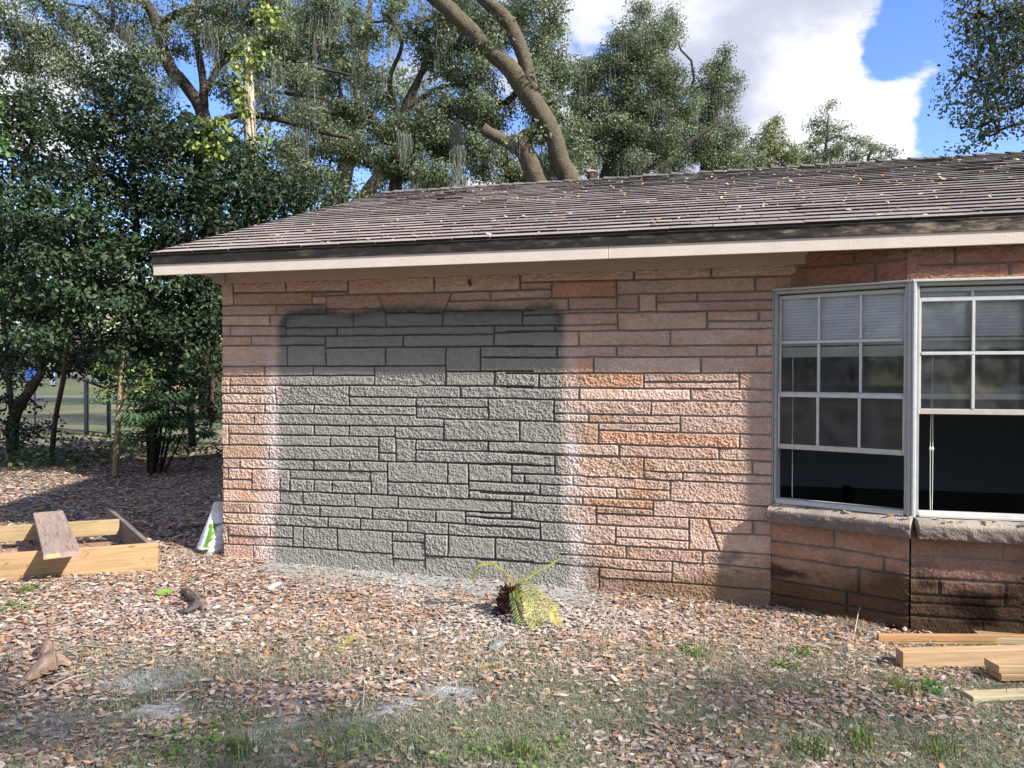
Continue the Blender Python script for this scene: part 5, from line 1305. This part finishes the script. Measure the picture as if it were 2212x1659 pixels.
def board(name, o, a, b, c, col, parent=None, sub=16, warp=.004, seed=0, **kw):
    """one sawn board: o corner, a length, b, c; slightly warped, chamfered, grain runs along a"""
    o, a, b, c = [np.asarray(v, float) for v in (o, a, b, c)]
    if np.dot(np.cross(a, b), c) < 0: b, c = c, b
    r = np.random.default_rng(seed); lb, lc = np.linalg.norm(b), np.linalg.norm(c); e = .003
    prof = [(e / lb, 0), (1 - e / lb, 0), (1, e / lc), (1, 1 - e / lc), (1 - e / lb, 1), (e / lb, 1), (0, 1 - e / lc), (0, e / lc)]
    V = []; Gr = []; C = []; ph = r.uniform(0, 6.28, 2); la = np.linalg.norm(a); go = r.uniform(0, 50)
    for i in range(sub + 1):
        f = i / sub; w = warp * (math.sin(f * 3.1 + ph[0])) * b / lb + warp * math.sin(f * 2.3 + ph[1]) * c / lc
        for (x, y) in prof:
            V.append(o + a * f + b * x + c * y + w); Gr.append([f * la + go, x * lb, y * lc]); C.append(np.array(col) * (1 + .06 * math.sin(f * 5 + seed)))
    n = 8; i = np.arange(sub)[:, None] * n; j = np.arange(n)[None, :]; k = (j + 1) % n
    Q = np.stack([i + j, i + n + j, i + n + k, i + k], -1).reshape(-1, 4)
    me = npmesh(name, V, [Q, np.array([list(range(8))]), np.array([[sub * 8 + q for q in range(8)][::-1]])], C)
    g = me.attributes.new('Grain', 'FLOAT_VECTOR', 'POINT'); g.data.foreach_set('vector', np.array(Gr, np.float32).ravel())
    me.flip_normals() if False else None
    return link(name, me, M['wood'], parent, **kw)
def v2(p, z): return np.array([p[0], p[1], z])
YEL = (.40, .265, .14); YEL2 = (.39, .285, .155); BRN = (.24, .155, .115); GRY = (.19, .155, .135); RED = (.34, .20, .145)
def nails(parent, pts, seed, up=(0, 0, 1)):
    r = random.Random(seed)
    for p in pts:
        mb = MB(); d = np.array(up, float) + [r.uniform(-.5, .5) for _ in range(3)]; d /= np.linalg.norm(d); l = r.uniform(.02, .045)
        p = np.array(p); mb.tube([p - d * .004, p + d * l * .6, p + d * l + [r.uniform(-.01, .01), 0, 0]], .0016, 5, col=(.10, .07, .06))
        mb.build('nail', M['zinc'], parent)
def frame_box():
    g0 = 0.005
    FR = np.array([-2.775, 6.00]); FL = np.array([-4.35, 5.44]); BR = np.array([-3.96, 7.62]); 
    a = FL - FR; la = np.linalg.norm(a); ua = a / la; pn = np.array([-ua[1], ua[0]]); pn = pn if pn[1] < 0 else -pn
    root = empty('lumber_frame', v2(FR, 0), label='open rectangular frame of nailed yellow boards lying by the house corner', cat='wooden frame')
    board('front_board', v2(FR, g0), v2(a, 0), v2(-pn * .038, 0), (0, 0, .225), YEL, root, seed=1)
    b = BR - FR; ub = b / np.linalg.norm(b); pb = np.array([ub[1], -ub[0]])
    board('side_board', v2(FR - pn * .040 + ua * .045, .02), v2(b * .98, .0), v2(-pb * .038, 0), (0, 0, .21), GRY, root, seed=2, label='weathered grey side board')
    m = FR + b * .56 + ua * .09
    board('back_board', v2(m, .115), v2(ua * la * .98, .0), v2(pn * .038, 0), (0, 0, .135), YEL2, root, seed=3)
    board('back_board', v2(m - pn * .10, .01), v2(ua * la * .98, .0), v2(pn * .20, 0), (0, 0, .036), RED, root, seed=4)
    board('back_board', v2(m + pn * .13, .005), v2(ua * la * .98, .0), v2(pn * .16, 0), (0, 0, .034), YEL2, root, seed=5)
    board('cross_board', v2(FR + a * .63 - pn * .041, .03), v2(b * .53, 0), v2(ua * .038, 0), (0, 0, .20), BRN, root, seed=6)
    board('floor_board', v2(FR - pn * .10 + ua * .1, .0), v2(ua * 1.2, 0), v2(-pn * .08, 0), (0, 0, .03), (.6, .6, .56), root, seed=8)
    r = random.Random(5)
    nails(root, [v2(FR + a * r.uniform(.03, .95) + pn * .001, r.uniform(.04, .2)) for _ in range(12)], 3, (0.1, -1, .1))
    # plank lying across it, with nails and a small yellow tag
    q0 = np.array([-3.335, 5.44]); q1 = np.array([-4.36, 6.98]); d = q1 - q0; ud = d / np.linalg.norm(d); pd = np.array([ud[1], -ud[0]]); pd = pd if pd[0] > 0 else -pd
    rt = empty('plank', v2(q0, .24), label='short brown weathered plank with bent nails laid across the frame', cat='plank')
    board('plank_board', v2(q0, .236), v2(d, .012), v2(pd * .235, 0), (0, 0, .036), (.33, .245, .205), rt, seed=9)
    nails(rt, [v2(q0 + d * r.uniform(.03, .97) + pd * r.uniform(.02, .21), .276) for _ in range(22)], 4)
    mb = MB(); e = q0 + pd * .02 - ud * .002
    mb.obox(v2(e, .244), v2(pd * .085, 0), v2(-ud * .002, 0), (0, 0, .020), (.62, .58, .20)); mb.build('tag', M['plastic'], rt, label='small pale yellow lumber tag')
    mb = MB()
    for k in range(9):
        x = pd * (.008 + k * .0082); mb.obox(v2(e + x - ud * .0025, .250 + .002 * (k % 2)), v2(pd * .0045, 0), v2(-ud * .001, 0), (0, 0, .007), (.10, .10, .08))
    mb.build('print', M['plastic'], rt)
frame_box()

def gpt(vx, vy, z=0.0):
    """point at height z above datum seen at a bearing"""
    Y = (1.56 - z) / ((vy - 806) / F); return np.array([(vx - 1106) / F * Y, Y, z])
def lumber_right():
    def bd(label, p0, p1, w, h, z, col, seed, name='board', side=1):
        a = p1 - p0; ua = a / np.linalg.norm(a); pn = np.array([-ua[1], ua[0]]) * side
        return board(name, v2(p0, z), v2(a, 0), v2(pn * w, 0), (0, 0, h), col, None, seed=seed, label=label, cat='board')
    zg = -.085
    L0 = gpt(1955, 1450, zg); A0 = L0[:2]
    dr = np.array([.994, .05]); dr /= np.linalg.norm(dr)
    bd('thick pale board standing on edge, second from the front of the lumber pile', A0, A0 + dr * 2.2, .075, .095, zg + .002, (.43, .29, .165), 31)
    B_ = gpt(1903, 1394, zg)[:2]
    bd('long thin orange board lying farthest forward to the left, behind the thick one', B_, B_ + np.array([2.4, -.02]), .03, .042, zg + .016, (.43, .24, .115), 32)
    bd('dark mildewed strip under the long orange board', B_ + [.02, .0], B_ + np.array([.95, -.01]), .05, .014, zg + .001, (.30, .22, .08), 33)
    Cq = gpt(2128, 1382, zg + .03)[:2]
    bd('pale board crossing behind the long orange one', Cq, Cq + np.array([1.6, -.28]), .14, .036, zg + .004, (.48, .37, .23), 34)
    D_ = gpt(2165, 1478, zg)[:2]
    bd('short pale double board at the right edge in front of the thick one', D_, D_ + np.array([1.2, .06]), .12, .04, zg + .045, (.46, .32, .18), 35)
    bd('lower board of the short double stack at the right edge', D_ + [.01, -.005], D_ + np.array([1.2, .05]), .125, .038, zg + .004, (.42, .28, .155), 36)
    E = gpt(2108, 1522, zg)[:2]
    o = bd('pale yellow board with nails sticking up, nearest at the right edge', E, E + np.array([1.0, .10]), .085, .028, zg + .004, (.47, .40, .25), 37)
    r = random.Random(9); nails(o, [v2(E + np.array([.2 + .09 * k, .05 + r.uniform(-.02, .03)]), zg + .033) for k in range(4)], 7)
lumber_right()

# --- sago palm
def sago():
    base = np.array([-.02, 5.05, float(gz(-.02, 5.05)) - .01]); root = empty('sago_palm', base, label='small half dead sago palm with yellow drooping fronds in front of the grey patch', cat='palm')
    r = random.Random(2)
    mb = MB()
    hs = np.linspace(0, 1, 10); pts = [base + [.012 * h, 0, .20 * h] for h in hs]; rad = [.075 * (1 - .45 * h ** 1.4) for h in hs]
    mb.tube(pts, rad, 14, col=(.035, .025, .02), wob=.12, seed=3)
    for k in range(190):
        h = r.uniform(.02, .98); a = r.uniform(0, 6.28); R_ = .075 * (1 - .45 * h ** 1.4)
        p = base + [.012 * h + R_ * math.cos(a), R_ * math.sin(a), .20 * h]; d = np.array([math.cos(a), math.sin(a), .9]) * r.uniform(.015, .032)
        mb.tube([p, p + d], [.008, .003], 4, col=np.array((.07, .045, .03)) * r.uniform(.5, 1.8))
    mb.build('trunk', M['bark'], root)
    mb = MB()
    for k in range(10):
        a = r.uniform(0, 6.28); p = base + [.01, 0, .19]; d = np.array([math.cos(a) * .5, math.sin(a) * .4, 1]) * r.uniform(.04, .12)
        mb.tube([p + [math.cos(a) * .02, math.sin(a) * .02, 0], p + d], [.005, .002], 5, col=(.42, .30, .18))
    for k in range(26):
        a = r.uniform(-2.4, .6); p = base + [.02 + .05 * math.cos(a), .05 * math.sin(a), r.uniform(.06, .2)]
        mb.tube([p, p + [r.uniform(-.02, .03), -.01, -.05], p + [r.uniform(-.03, .04), -.015, -.10]], [.0025, .002, .001], 4, col=(.33, .25, .15))
    mb.build('dead_stalk', M['dryleaf'], root)
    def frond(pts, n, ll, c0, c1, seed, updown=0.0, flat=(0, 0, 1), w=.0045):
        m = MB(); rr = random.Random(seed); pts = [np.array(p) for p in pts]
        p, q = smooth_line(pts, [.0045] * (len(pts) - 1) + [.0015], 8); m.tube(p, q, 6, col=(.36, .36, .14))
        tot = len(p)
        for i in range(n):
            f = .16 + .84 * i / (n - 1); x = f * (tot - 1); i0 = min(int(x), tot - 2); c = p[i0] + (p[i0 + 1] - p[i0]) * (x - i0); T = p[i0 + 1] - p[i0]; T = T / np.linalg.norm(T)
            fl = np.array(flat, float); S = np.cross(T, fl); S /= np.linalg.norm(S) + 1e-9; Nn = np.cross(S, T)
            l = ll * (math.sin(min(f * 1.1, 1) * math.pi) * .55 + .45) * rr.uniform(.8, 1.08)
            for sg in (-1, 1):
                d = S * sg * .78 + T * .55 + Nn * (.30 + rr.uniform(-.12, .12)) ; d /= np.linalg.norm(d)
                tip = c + d * l + np.array([0, 0, -.20 * l * (1 + updown)]); mid = c + d * l * .5
                ww = np.cross(d, Nn); ww = ww / (np.linalg.norm(ww) + 1e-9) * w
                cc = lerp(np.array(c0), np.array(c1), min(1, rr.uniform(0, .6) + f * .5)) * rr.uniform(.8, 1.15)
                m.add([c - ww * .5, c + ww * .5, mid + ww, tip, mid - ww], [[[0, 1, 2, 4]], [[4, 2, 3]]], cc)
        return m.build('frond', M['leaf'], root)
    cr = base + [.02, 0, .20]
    q = lambda vx, vy, y: np.array(P(vx, vy, y))
    frond([cr, q(1090, 1240, 5.05), q(1065, 1222, 5.04), q(1040, 1224, 5.0), q(1022, 1250, 4.97)], 34, .075, (.16, .22, .05), (.40, .38, .10), 1, .4)
    frond([cr, q(1118, 1268, 5.1), q(1150, 1245, 5.18), q(1180, 1228, 5.25), q(1208, 1210, 5.32)], 40, .060, (.22, .25, .07), (.28, .30, .10), 2)
    frond([cr, q(1128, 1262, 5.02), q(1160, 1275, 5.0), q(1180, 1298, 4.98)], 28, .060, (.20, .22, .07), (.26, .24, .10), 3)
    frond([cr, q(1126, 1275, 4.92), q(1148, 1302, 4.82), q(1155, 1340, 4.78), q(1158, 1366, 4.80)], 22, .105, (.13, .20, .05), (.42, .37, .06), 4, flat=(.2, -1, .5), w=.0046)
    frond([cr, q(1140, 1285, 4.95), q(1175, 1308, 4.86), q(1195, 1325, 4.83), q(1206, 1350, 4.84)], 20, .090, (.20, .25, .06), (.44, .38, .07), 5, flat=(.2, -1, .6), w=.0046)
    frond([cr, q(1112, 1300, 4.92), q(1122, 1340, 4.84), q(1140, 1375, 4.80)], 26, .060, (.12, .18, .06), (.20, .24, .08), 6, flat=(.2, -1, .4))
sago()

# --- bag leaning on the house corner
def bag():
    root_z = float(gz(-2.62, 6.62)); mb = MB(); nx, nz_ = 22, 34
    # axes: width along the gable side (away from viewer), thickness to the left
    o = np.array([-2.50, 6.70, root_z]); wv = np.array([-U[0] * .75 - NRM[0] * .0, -U[1] * .75, 0.0]); wv = np.array([-.80, -.60, 0]); wv /= np.linalg.norm(wv)
    tv = np.array([-.60, .80, 0]) * -1; tv /= np.linalg.norm(tv)
    up = np.array([.30, .12, 1.0]); up /= np.linalg.norm(up)
    V = []; C = []
    Wd, H, T = .29, .46, .095
    K = 40
    for j in range(nz_):
        f = j / (nz_ - 1); wide = Wd * (1 - .04 * math.sin(f * 3.1)) * (1 - .12 * f); th = T * (max(.02, math.sin(min(1, f * 1.05 + .12) * math.pi)) ** .6) * (1.15 - .5 * f)
        for i in range(K):
            a = i / K * 2 * math.pi; ca, sa = math.cos(a), math.sin(a)
            x = wide / 2 * (abs(ca) ** .55) * (1 if ca > 0 else -1); y = th * (abs(sa) ** .8) * (1 if sa > 0 else -1)
            wr = .007 * math.sin(f * 46 + 3 * math.sin(a * 3)) * (1 - f * .5) + .006 * math.sin(a * 9 + f * 11)
            p = o + wv * (x + Wd / 2 - .02) + tv * (y * (1 + wr * 12)) + up * (f * H) + np.array([0, 0, .012 * math.sin(x * 20) * (f > .9)])
            V.append(p)
            c = np.array([.80, .81, .82]); u = x / Wd + .5
            if ca > -2:
                if .70 + .05 * math.sin(f * 7) < u < .90 and .16 < f < .62: c = np.array([.11, .24, .035])
                if u > .74 and .03 < f <= .15: c = np.array([.03, .035, .03])
                if .15 < u < .50 and .58 < f < .80: c = np.array([.10, .12, .12]) if not (.26 < u < .40 and .63 < f < .75) else np.array([.5, .52, .52])
                if .52 < u < .60 and .62 < f < .74 and int(f * 60) % 2: c = np.array([.12, .12, .12])
            C.append(c)
    i = np.arange(nz_ - 1)[:, None] * K; j = np.arange(K)[None, :]; k = (j + 1) % K
    Q = np.stack([i + j, i + k, i + K + k, i + K + j], -1).reshape(-1, 4)
    caps = np.array([[q for q in range(K)][::-1]]); capt = np.array([[(nz_ - 1) * K + q for q in range(K)]])
    link('bag', npmesh('bag', V, [Q, caps, capt], C, True), M['plastic'], label='white plastic bag with green and black print leaning on the left house corner', cat='bag')
bag()

# --- debris on the lawn
def bark_piece(name, label, cat, pts, rad, col, flat, seed, curl=.5):
    r = np.random.default_rng(seed); p, q = smooth_line(pts, rad, 5); n = 9; V = []; C = []
    T = np.gradient(p, axis=0); T /= np.linalg.norm(T, axis=1, keepdims=True)
    for i in range(len(p)):
        S = np.cross(T[i], [0, 0, 1.0]); S /= np.linalg.norm(S)
        for s_ in (0, 1):
            for j in range(n):
                x = (j / (n - 1) - .5) * 2; z = q[i] * curl * (1 - x * x) * flat + r.normal(0, .0022) + (.006 if s_ else 0) + .008 * abs(math.sin(x * 7 + i * .2))
                V.append(p[i] + S * x * q[i] * (1 + .12 * math.sin(i * 1.3 + x)) + np.array([0, 0, z])); C.append(np.array(col) * r.uniform(.7, 1.3) * (1.0 + .25 * math.sin(x * 16)))
    m = len(p); F_ = []
    for i in range(m - 1):
        for s_ in (0, 1):
            for j in range(n - 1):
                a = i * 2 * n + s_ * n + j; qd = [a, a + 1, a + 2 * n + 1, a + 2 * n]; F_.append(qd if s_ == 0 else qd[::-1])
        for j in (0, n - 1):
            a = i * 2 * n + j; F_.append([a, a + n, a + 3 * n, a + 2 * n])
    for i in (0, m - 1):
        for j in range(n - 1): a = i * 2 * n + j; F_.append([a, a + 1, a + n + 1, a + n])
    link(name, npmesh(name, V, [np.array(F_)], C, True), M['bark'], label=label, cat=cat)
def gp(vx, vy, dz=0.0):
    p = gpt(vx, vy, 0.0); p[2] = float(gz(p[0], p[1])) + dz; return p
bark_piece('palm_boot', 'curled brown dead leaf sheath lying in the left foreground', 'dead leaf', [gp(30, 1500, .004), gp(62, 1478, .01), gp(90, 1462, .02), gp(112, 1452, .03), gp(150, 1448, .005)], [.008, .035, .058, .062, .015], (.26, .185, .14), 1.0, 3, 1.0)
bark_piece('palm_boot', 'small upright curl of brown sheath behind the curled dead sheath', 'dead leaf', [gp(85, 1440, .005), gp(96, 1432, .03), gp(120, 1425, .01)], [.012, .045, .02], (.22, .15, .12), 1.0, 4, 1.6)
bark_piece('wood_chunk', 'rotten grey wood chunk lying left of centre in the leaves', 'wood chunk', [gp(388, 1290, .02), gp(405, 1300, .04), gp(425, 1312, .02), (gp(440, 1322, .0))], [.012, .026, .03, .015], (.17, .13, .11), 1.2, 5, 1.4)
bark_piece('bark_scrap', 'thin grey bark scrap just in front of the rotten wood chunk', 'bark', [gp(378, 1328, .004), gp(400, 1330, .02), gp(418, 1324, .04), gp(424, 1308, .05)], [.008, .022, .026, .01], (.10, .095, .09), 1.0, 6, .8)
bark_piece('pale_slab', 'pale grey stone like slab lying in front of the sago palm', 'slab', [gp(1062, 1398, .0), gp(1075, 1388, .02), gp(1092, 1382, .01)], [.02, .04, .02], (.22, .22, .21), .7, 7, .5)
mb = MB(); a = gp(578, 1274, .02); b = gp(602, 1262, .02); mb.tube([a, (a + b) / 2 + [0, 0, .004], b], [.016, .018, .016], 10, col=(.66, .66, .62), wob=.05); mb.build('pipe_piece', M['plastic'], None, True, label='short piece of white pipe on the leaves near the grey patch', cat='pipe')
def stick(label, pts, rad, col, seed):
    p, q = smooth_line(pts, rad, 4); m = MB(); m.tube(p, q, 7, col=col, wob=.15, seed=seed); m.build('stick', M['bark'], None, True, label=label, cat='stick')
stick('pale forked stick on the foreground leaves left of centre', [gp(375, 1515, .01), gp(400, 1500, .02), gp(425, 1488, .01)], [.008, .006, .003], (.42, .38, .32), 1)
stick('thin grey stick standing out of the leaves left of the grass', [gp(780, 1535, .01), gp(783, 1515, .03), gp(785, 1490, .05)], [.004, .004, .002], (.34, .28, .24), 2)
stick('long pale stick beside the curled dead sheath', [gp(95, 1500, .01), gp(140, 1478, .015), gp(190, 1462, .01)], [.005, .005, .003], (.45, .38, .30), 3)
stick('dead twig tangle against the bay wall', [gp(1850, 1340, .01), gp(1856, 1322, .02) + [0, 0, .03], gp(1860, 1320, .0) + [0, 0, .09], gp(1866, 1318, .0) + [.01, 0, .13]], [.004, .003, .002, .001], (.50, .42, .30), 4)
# yellow fallen fronds
def small_frond(label, p0, p1, n, ll, c, seed):
    m = MB(); r = random.Random(seed); m.tube([p0, (p0 + p1) / 2 + [0, 0, .012], p1], [.003, .0025, .001], 5, col=c)
    T = (p1 - p0); L_ = np.linalg.norm(T); T = T / L_; S = np.cross(T, [0, 0, 1.0])
    for i in range(n):
        f = i / (n - 1); b = p0 + T * L_ * f + [0, 0, .012 * math.sin(f * 3.1) + .003]
        for sg in (-1, 1):
            d = S * sg * .8 + T * .6 + [0, 0, r.uniform(0, .3)]; l = ll * math.sin(.4 + f * 2.4) * r.uniform(.7, 1.1); w = np.cross(d, [0, 0, 1.0]) * .003
            m.add([b - w, b + w, b + d * l], [[[0, 1, 2]]], np.array(c) * r.uniform(.7, 1.3))
    m.build('palm_frond', M['leaf'], None, label=label, cat='palm frond')
small_frond('yellow fallen frond tip on the ground left of the sago palm', gp(725, 1402, .01), gp(770, 1370, .02), 16, .06, (.50, .50, .12), 1)
small_frond('brown dead frond piece in front of the sago palm', gp(1035, 1448, .01), gp(1062, 1432, .02), 12, .05, (.40, .30, .12), 2)
small_frond('faded green frond lying in front of the lumber frame', gp(95, 1272, .01), gp(160, 1228, .02), 12, .06, (.16, .24, .08), 3)
# broad green leaf
V, Q, C = leaf_mesh(np.array([gp(352, 1290, .02)]), np.array([[.8, .6, 0]]), np.array([[0, -.3, .95]]), np.array([.12]), np.array([.09]), np.array([.12]), np.array([.05]), np.array([[.22, .36, .06]]))
link('green_leaf', npmesh('green_leaf', V, [Q], C), M['leaf'], label='single broad bright green leaf on the litter', cat='leaf')

# --- purple flower tuft by the lumber
def flower():
    b = gp(2035, 1468, .0); root = empty('flower', b, label='tiny purple flower beside round green leaves at the lumber', cat='flower'); m = MB()
    m.tube([b, b + [.02, 0, .07]], .002, 5, col=(.15, .25, .06)); m.build('stem', M['leaf'], root)
    m = MB(); c = b + [.02, 0, .075]
    for k in range(9):
        a = k * .7; d = np.array([math.cos(a), math.sin(a), .4]) * .016; w = np.array([-math.sin(a), math.cos(a), 0]) * .005; m.add([c, c + d * .5 + w, c + d, c + d * .5 - w], [[[0, 1, 2, 3]]], (.42, .18, .50))
    m.build('petal', M['leaf'], root)
    m = MB(); r = random.Random(1)
    for k in range(9):
        a = r.uniform(0, 6.28); c = b + [math.cos(a) * .04 - .03, math.sin(a) * .03, .02 + r.uniform(0, .03)]
        m.add([c + np.array([math.cos(t) * .016, math.sin(t) * .016, .003 * math.sin(t * 3)]) for t in np.linspace(0, 6.28, 9)[:-1]], [[list(range(8))]], (.06, .15, .05))
    m.build('foliage', M['leaf'], root)
flower()

# --- chain-link fence
def fence():
    FA, FB, FC, FD, FE = [np.array(v) for v in ((-15.8, 23.2), (-10.9, 19.6), (-9.95, 18.9), (-6.9, 16.4), (-2.0, 15.6))]
    def section(name, label, a, b, h0, h1, posts, col, cell=.07, bottom=True, hgt_z=0.0, mesh=True):
        root = empty(name, v2(a, 0), label=label, cat='fence' if name != 'fence_gate' else 'gate')
        d = b - a; L_ = np.linalg.norm(d); u = d / L_; pt = lambda s, z: np.array([a[0] + u[0] * s, a[1] + u[1] * s, float(gz(a[0] + u[0] * s, a[1] + u[1] * s)) + z])
        for f in posts:
            m = MB(); h = lerp(h0, h1, f); m.tube([pt(f * L_, -.1), pt(f * L_, h)], .03, 8, col=col); m.tube([pt(f * L_, h), pt(f * L_, h + .03)], [.034, .012], 8, col=col); m.build('post', M['zinc'], root, True)
        m = MB(); m.tube([pt(0, h0 - .02), pt(L_, h1 - .02)], .022, 8, col=col); m.build('top_rail', M['zinc'], root, True)
        if bottom: m = MB(); m.tube([pt(0, .08), pt(L_, .08)], .018, 6, col=col); m.build('bottom_rail', M['zinc'], root, True)
        if mesh:
            m = MB(); n = int(L_ / cell); hh = min(h0, h1) - .04
            for k in range(-int(hh / cell), n):
                for sg in (0, 1):
                    s0 = k * cell; s1 = s0 + hh
                    z0, z1 = .05, .05 + hh
                    if s0 < 0: z0 = z0 - s0; s0 = 0
                    if s1 > L_: z1 = z1 - (s1 - L_); s1 = L_
                    if s1 <= s0: continue
                    if sg: m.tube([pt(s0, z0), pt(s1, z1)], .0036, 3, cap=False, col=(.36, .37, .36))
                    else: m.tube([pt(L_ - s0, z0), pt(L_ - s1, z1)], .0036, 3, cap=False, col=(.36, .37, .36))
            m.build('wire_mesh', M['zinc'], root)
        return root
    dk = (.035, .05, .05)
    section('chain_link_fence', 'chain link fence section at the far left along the sunny lawn', FA, FB, 1.48, 1.46, (0, .52, 1), (.16, .19, .20))
    section('fence_gate', 'narrow chain link gate with dark frame between the fence sections', FB + [.12, -.1], FC, 1.36, 1.33, (0, 1), dk)
    section('chain_link_fence', 'chain link fence section hidden behind the fan palm', FC + [.08, -.05], FD, 1.30, 1.20, (0, .5), dk)
    r_ = section('chain_link_fence', 'chain link fence section next to the house with green netting', FD + [.06, -.02], FE, 1.18, 1.18, (0, .35, 1), (.20, .27, .30))
    # green netting hung over it
    n = 26; V = []; C = []
    r = np.random.default_rng(3)
    a = FD + (FE - FD) * .10; d = (FE - FD) * .28
    for j in range(14):
        for i in range(n):
            f = i / (n - 1); p = a + d * f; V.append([p[0] + .02 * math.sin(i * 1.1 + j * .3), p[1] - .06 + .03 * math.sin(i * .9 + j * .2), 1.16 - j * .075 - .10 * f * j / 13 + r.normal(0, .006)]); C.append(np.array([.015, .10, .085]) * r.uniform(.7, 1.3))
    F_ = [[j * n + i, j * n + i + 1, (j + 1) * n + i + 1, (j + 1) * n + i] for j in range(13) for i in range(n - 1) if (j < 7 or i > j)]
    link('netting', npmesh('netting', V, [np.array(F_)], C), M['plastic'], label='dark green netting hanging on the fence beside the house', cat='netting')
fence()
# --- far yard things: blue bin, light blue post stand, house and shed walls
def far_things():
    def rz(v): return float(gz(v[0], v[1]))
    p = np.array(P(70, 824, 61)); root = empty('trash_bin', (p[0], p[1], rz(p)), label='blue wheeled bin far beyond the fence', cat='bin'); m = MB()
    z = rz(p); m.box8([p + [-.30, -.3, z - p[2]], p + [.30, -.3, z - p[2]], p + [.30, .3, z - p[2]], p + [-.30, .3, z - p[2]], p + [-.38, -.38, z - p[2] + 1.0], p + [.38, -.38, z - p[2] + 1.0], p + [.38, .38, z - p[2] + 1.0], p + [-.38, .38, z - p[2] + 1.0]], (.03, .12, .55))
    m.build('body', M['plastic'], root); m = MB(); m.bbox((p[0] - .42, p[1] - .42, z + 1.005), (.84, 0, 0), (0, .84, 0), (0, 0, .07), .02, (.03, .10, .45)); m.build('lid', M['plastic'], root)
    for s_ in (-.36, .36):
        m = MB(); m.tube([[p[0] + s_ - .03, p[1] + .3, z + .12], [p[0] + s_ + .03, p[1] + .3, z + .12]], .13, 12, col=(.02, .02, .02)); m.build('wheel', M['plastic'], root)
    p = np.array(P(112, 824, 59)); z = rz(p); root = empty('mailbox', (p[0], p[1], z), label='pale blue post with white box beyond the fence', cat='mailbox')
    m = MB(); m.bbox((p[0] - .12, p[1], z), (.09, 0, 0), (0, .09, 0), (0, 0, 1.25), .01, (.30, .45, .75)); m.bbox((p[0] + .10, p[1], z), (.09, 0, 0), (0, .09, 0), (0, 0, 1.25), .01, (.30, .45, .75)); m.build('post', M['plain'], root)
    m = MB(); m.bbox((p[0] - .40, p[1] - .2, z + 1.26), (.8, 0, 0), (0, .5, 0), (0, 0, .55), .05, (.66, .70, .72)); m.build('box', M['plain'], root)
    # pale low house across the road
    x0, y0, z = -46.0, 64.0, .9; root = empty('far_house', (x0, y0, z), label='pale low house across the road, glimpsed through the trees', cat='house')
    m = MB(); m.bbox((x0, y0, z), (17, 0, 0), (0, 8, 0), (0, 0, 2.7), .01, (.17, .175, .17)); m.build('wall', M['plain'], root)
    m = MB(); m.add([[x0 - .6, y0 - .6, z + 2.71], [x0 + 17.6, y0 - .6, z + 2.71], [x0 + 17.6, y0 + 8.6, z + 2.71], [x0 - .6, y0 + 8.6, z + 2.71], [x0 + 1.5, y0 + 4, z + 4.3], [x0 + 15.5, y0 + 4, z + 4.3]], [[[0, 1, 5, 4], [2, 3, 4, 5]], [[1, 2, 5], [3, 0, 4]], [[3, 2, 1, 0]]], (.16, .15, .15)); m.build('roof', M['shingle'], root)
    for k in range(4): 
        m = MB(); m.bbox((x0 + 1.6 + k * 4, y0 - .03, z + .9), (1.5, 0, 0), (0, .028, 0), (0, 0, 1.1), .004, (.05, .06, .07)); m.build('window', M['plastic'], root)
far_things()
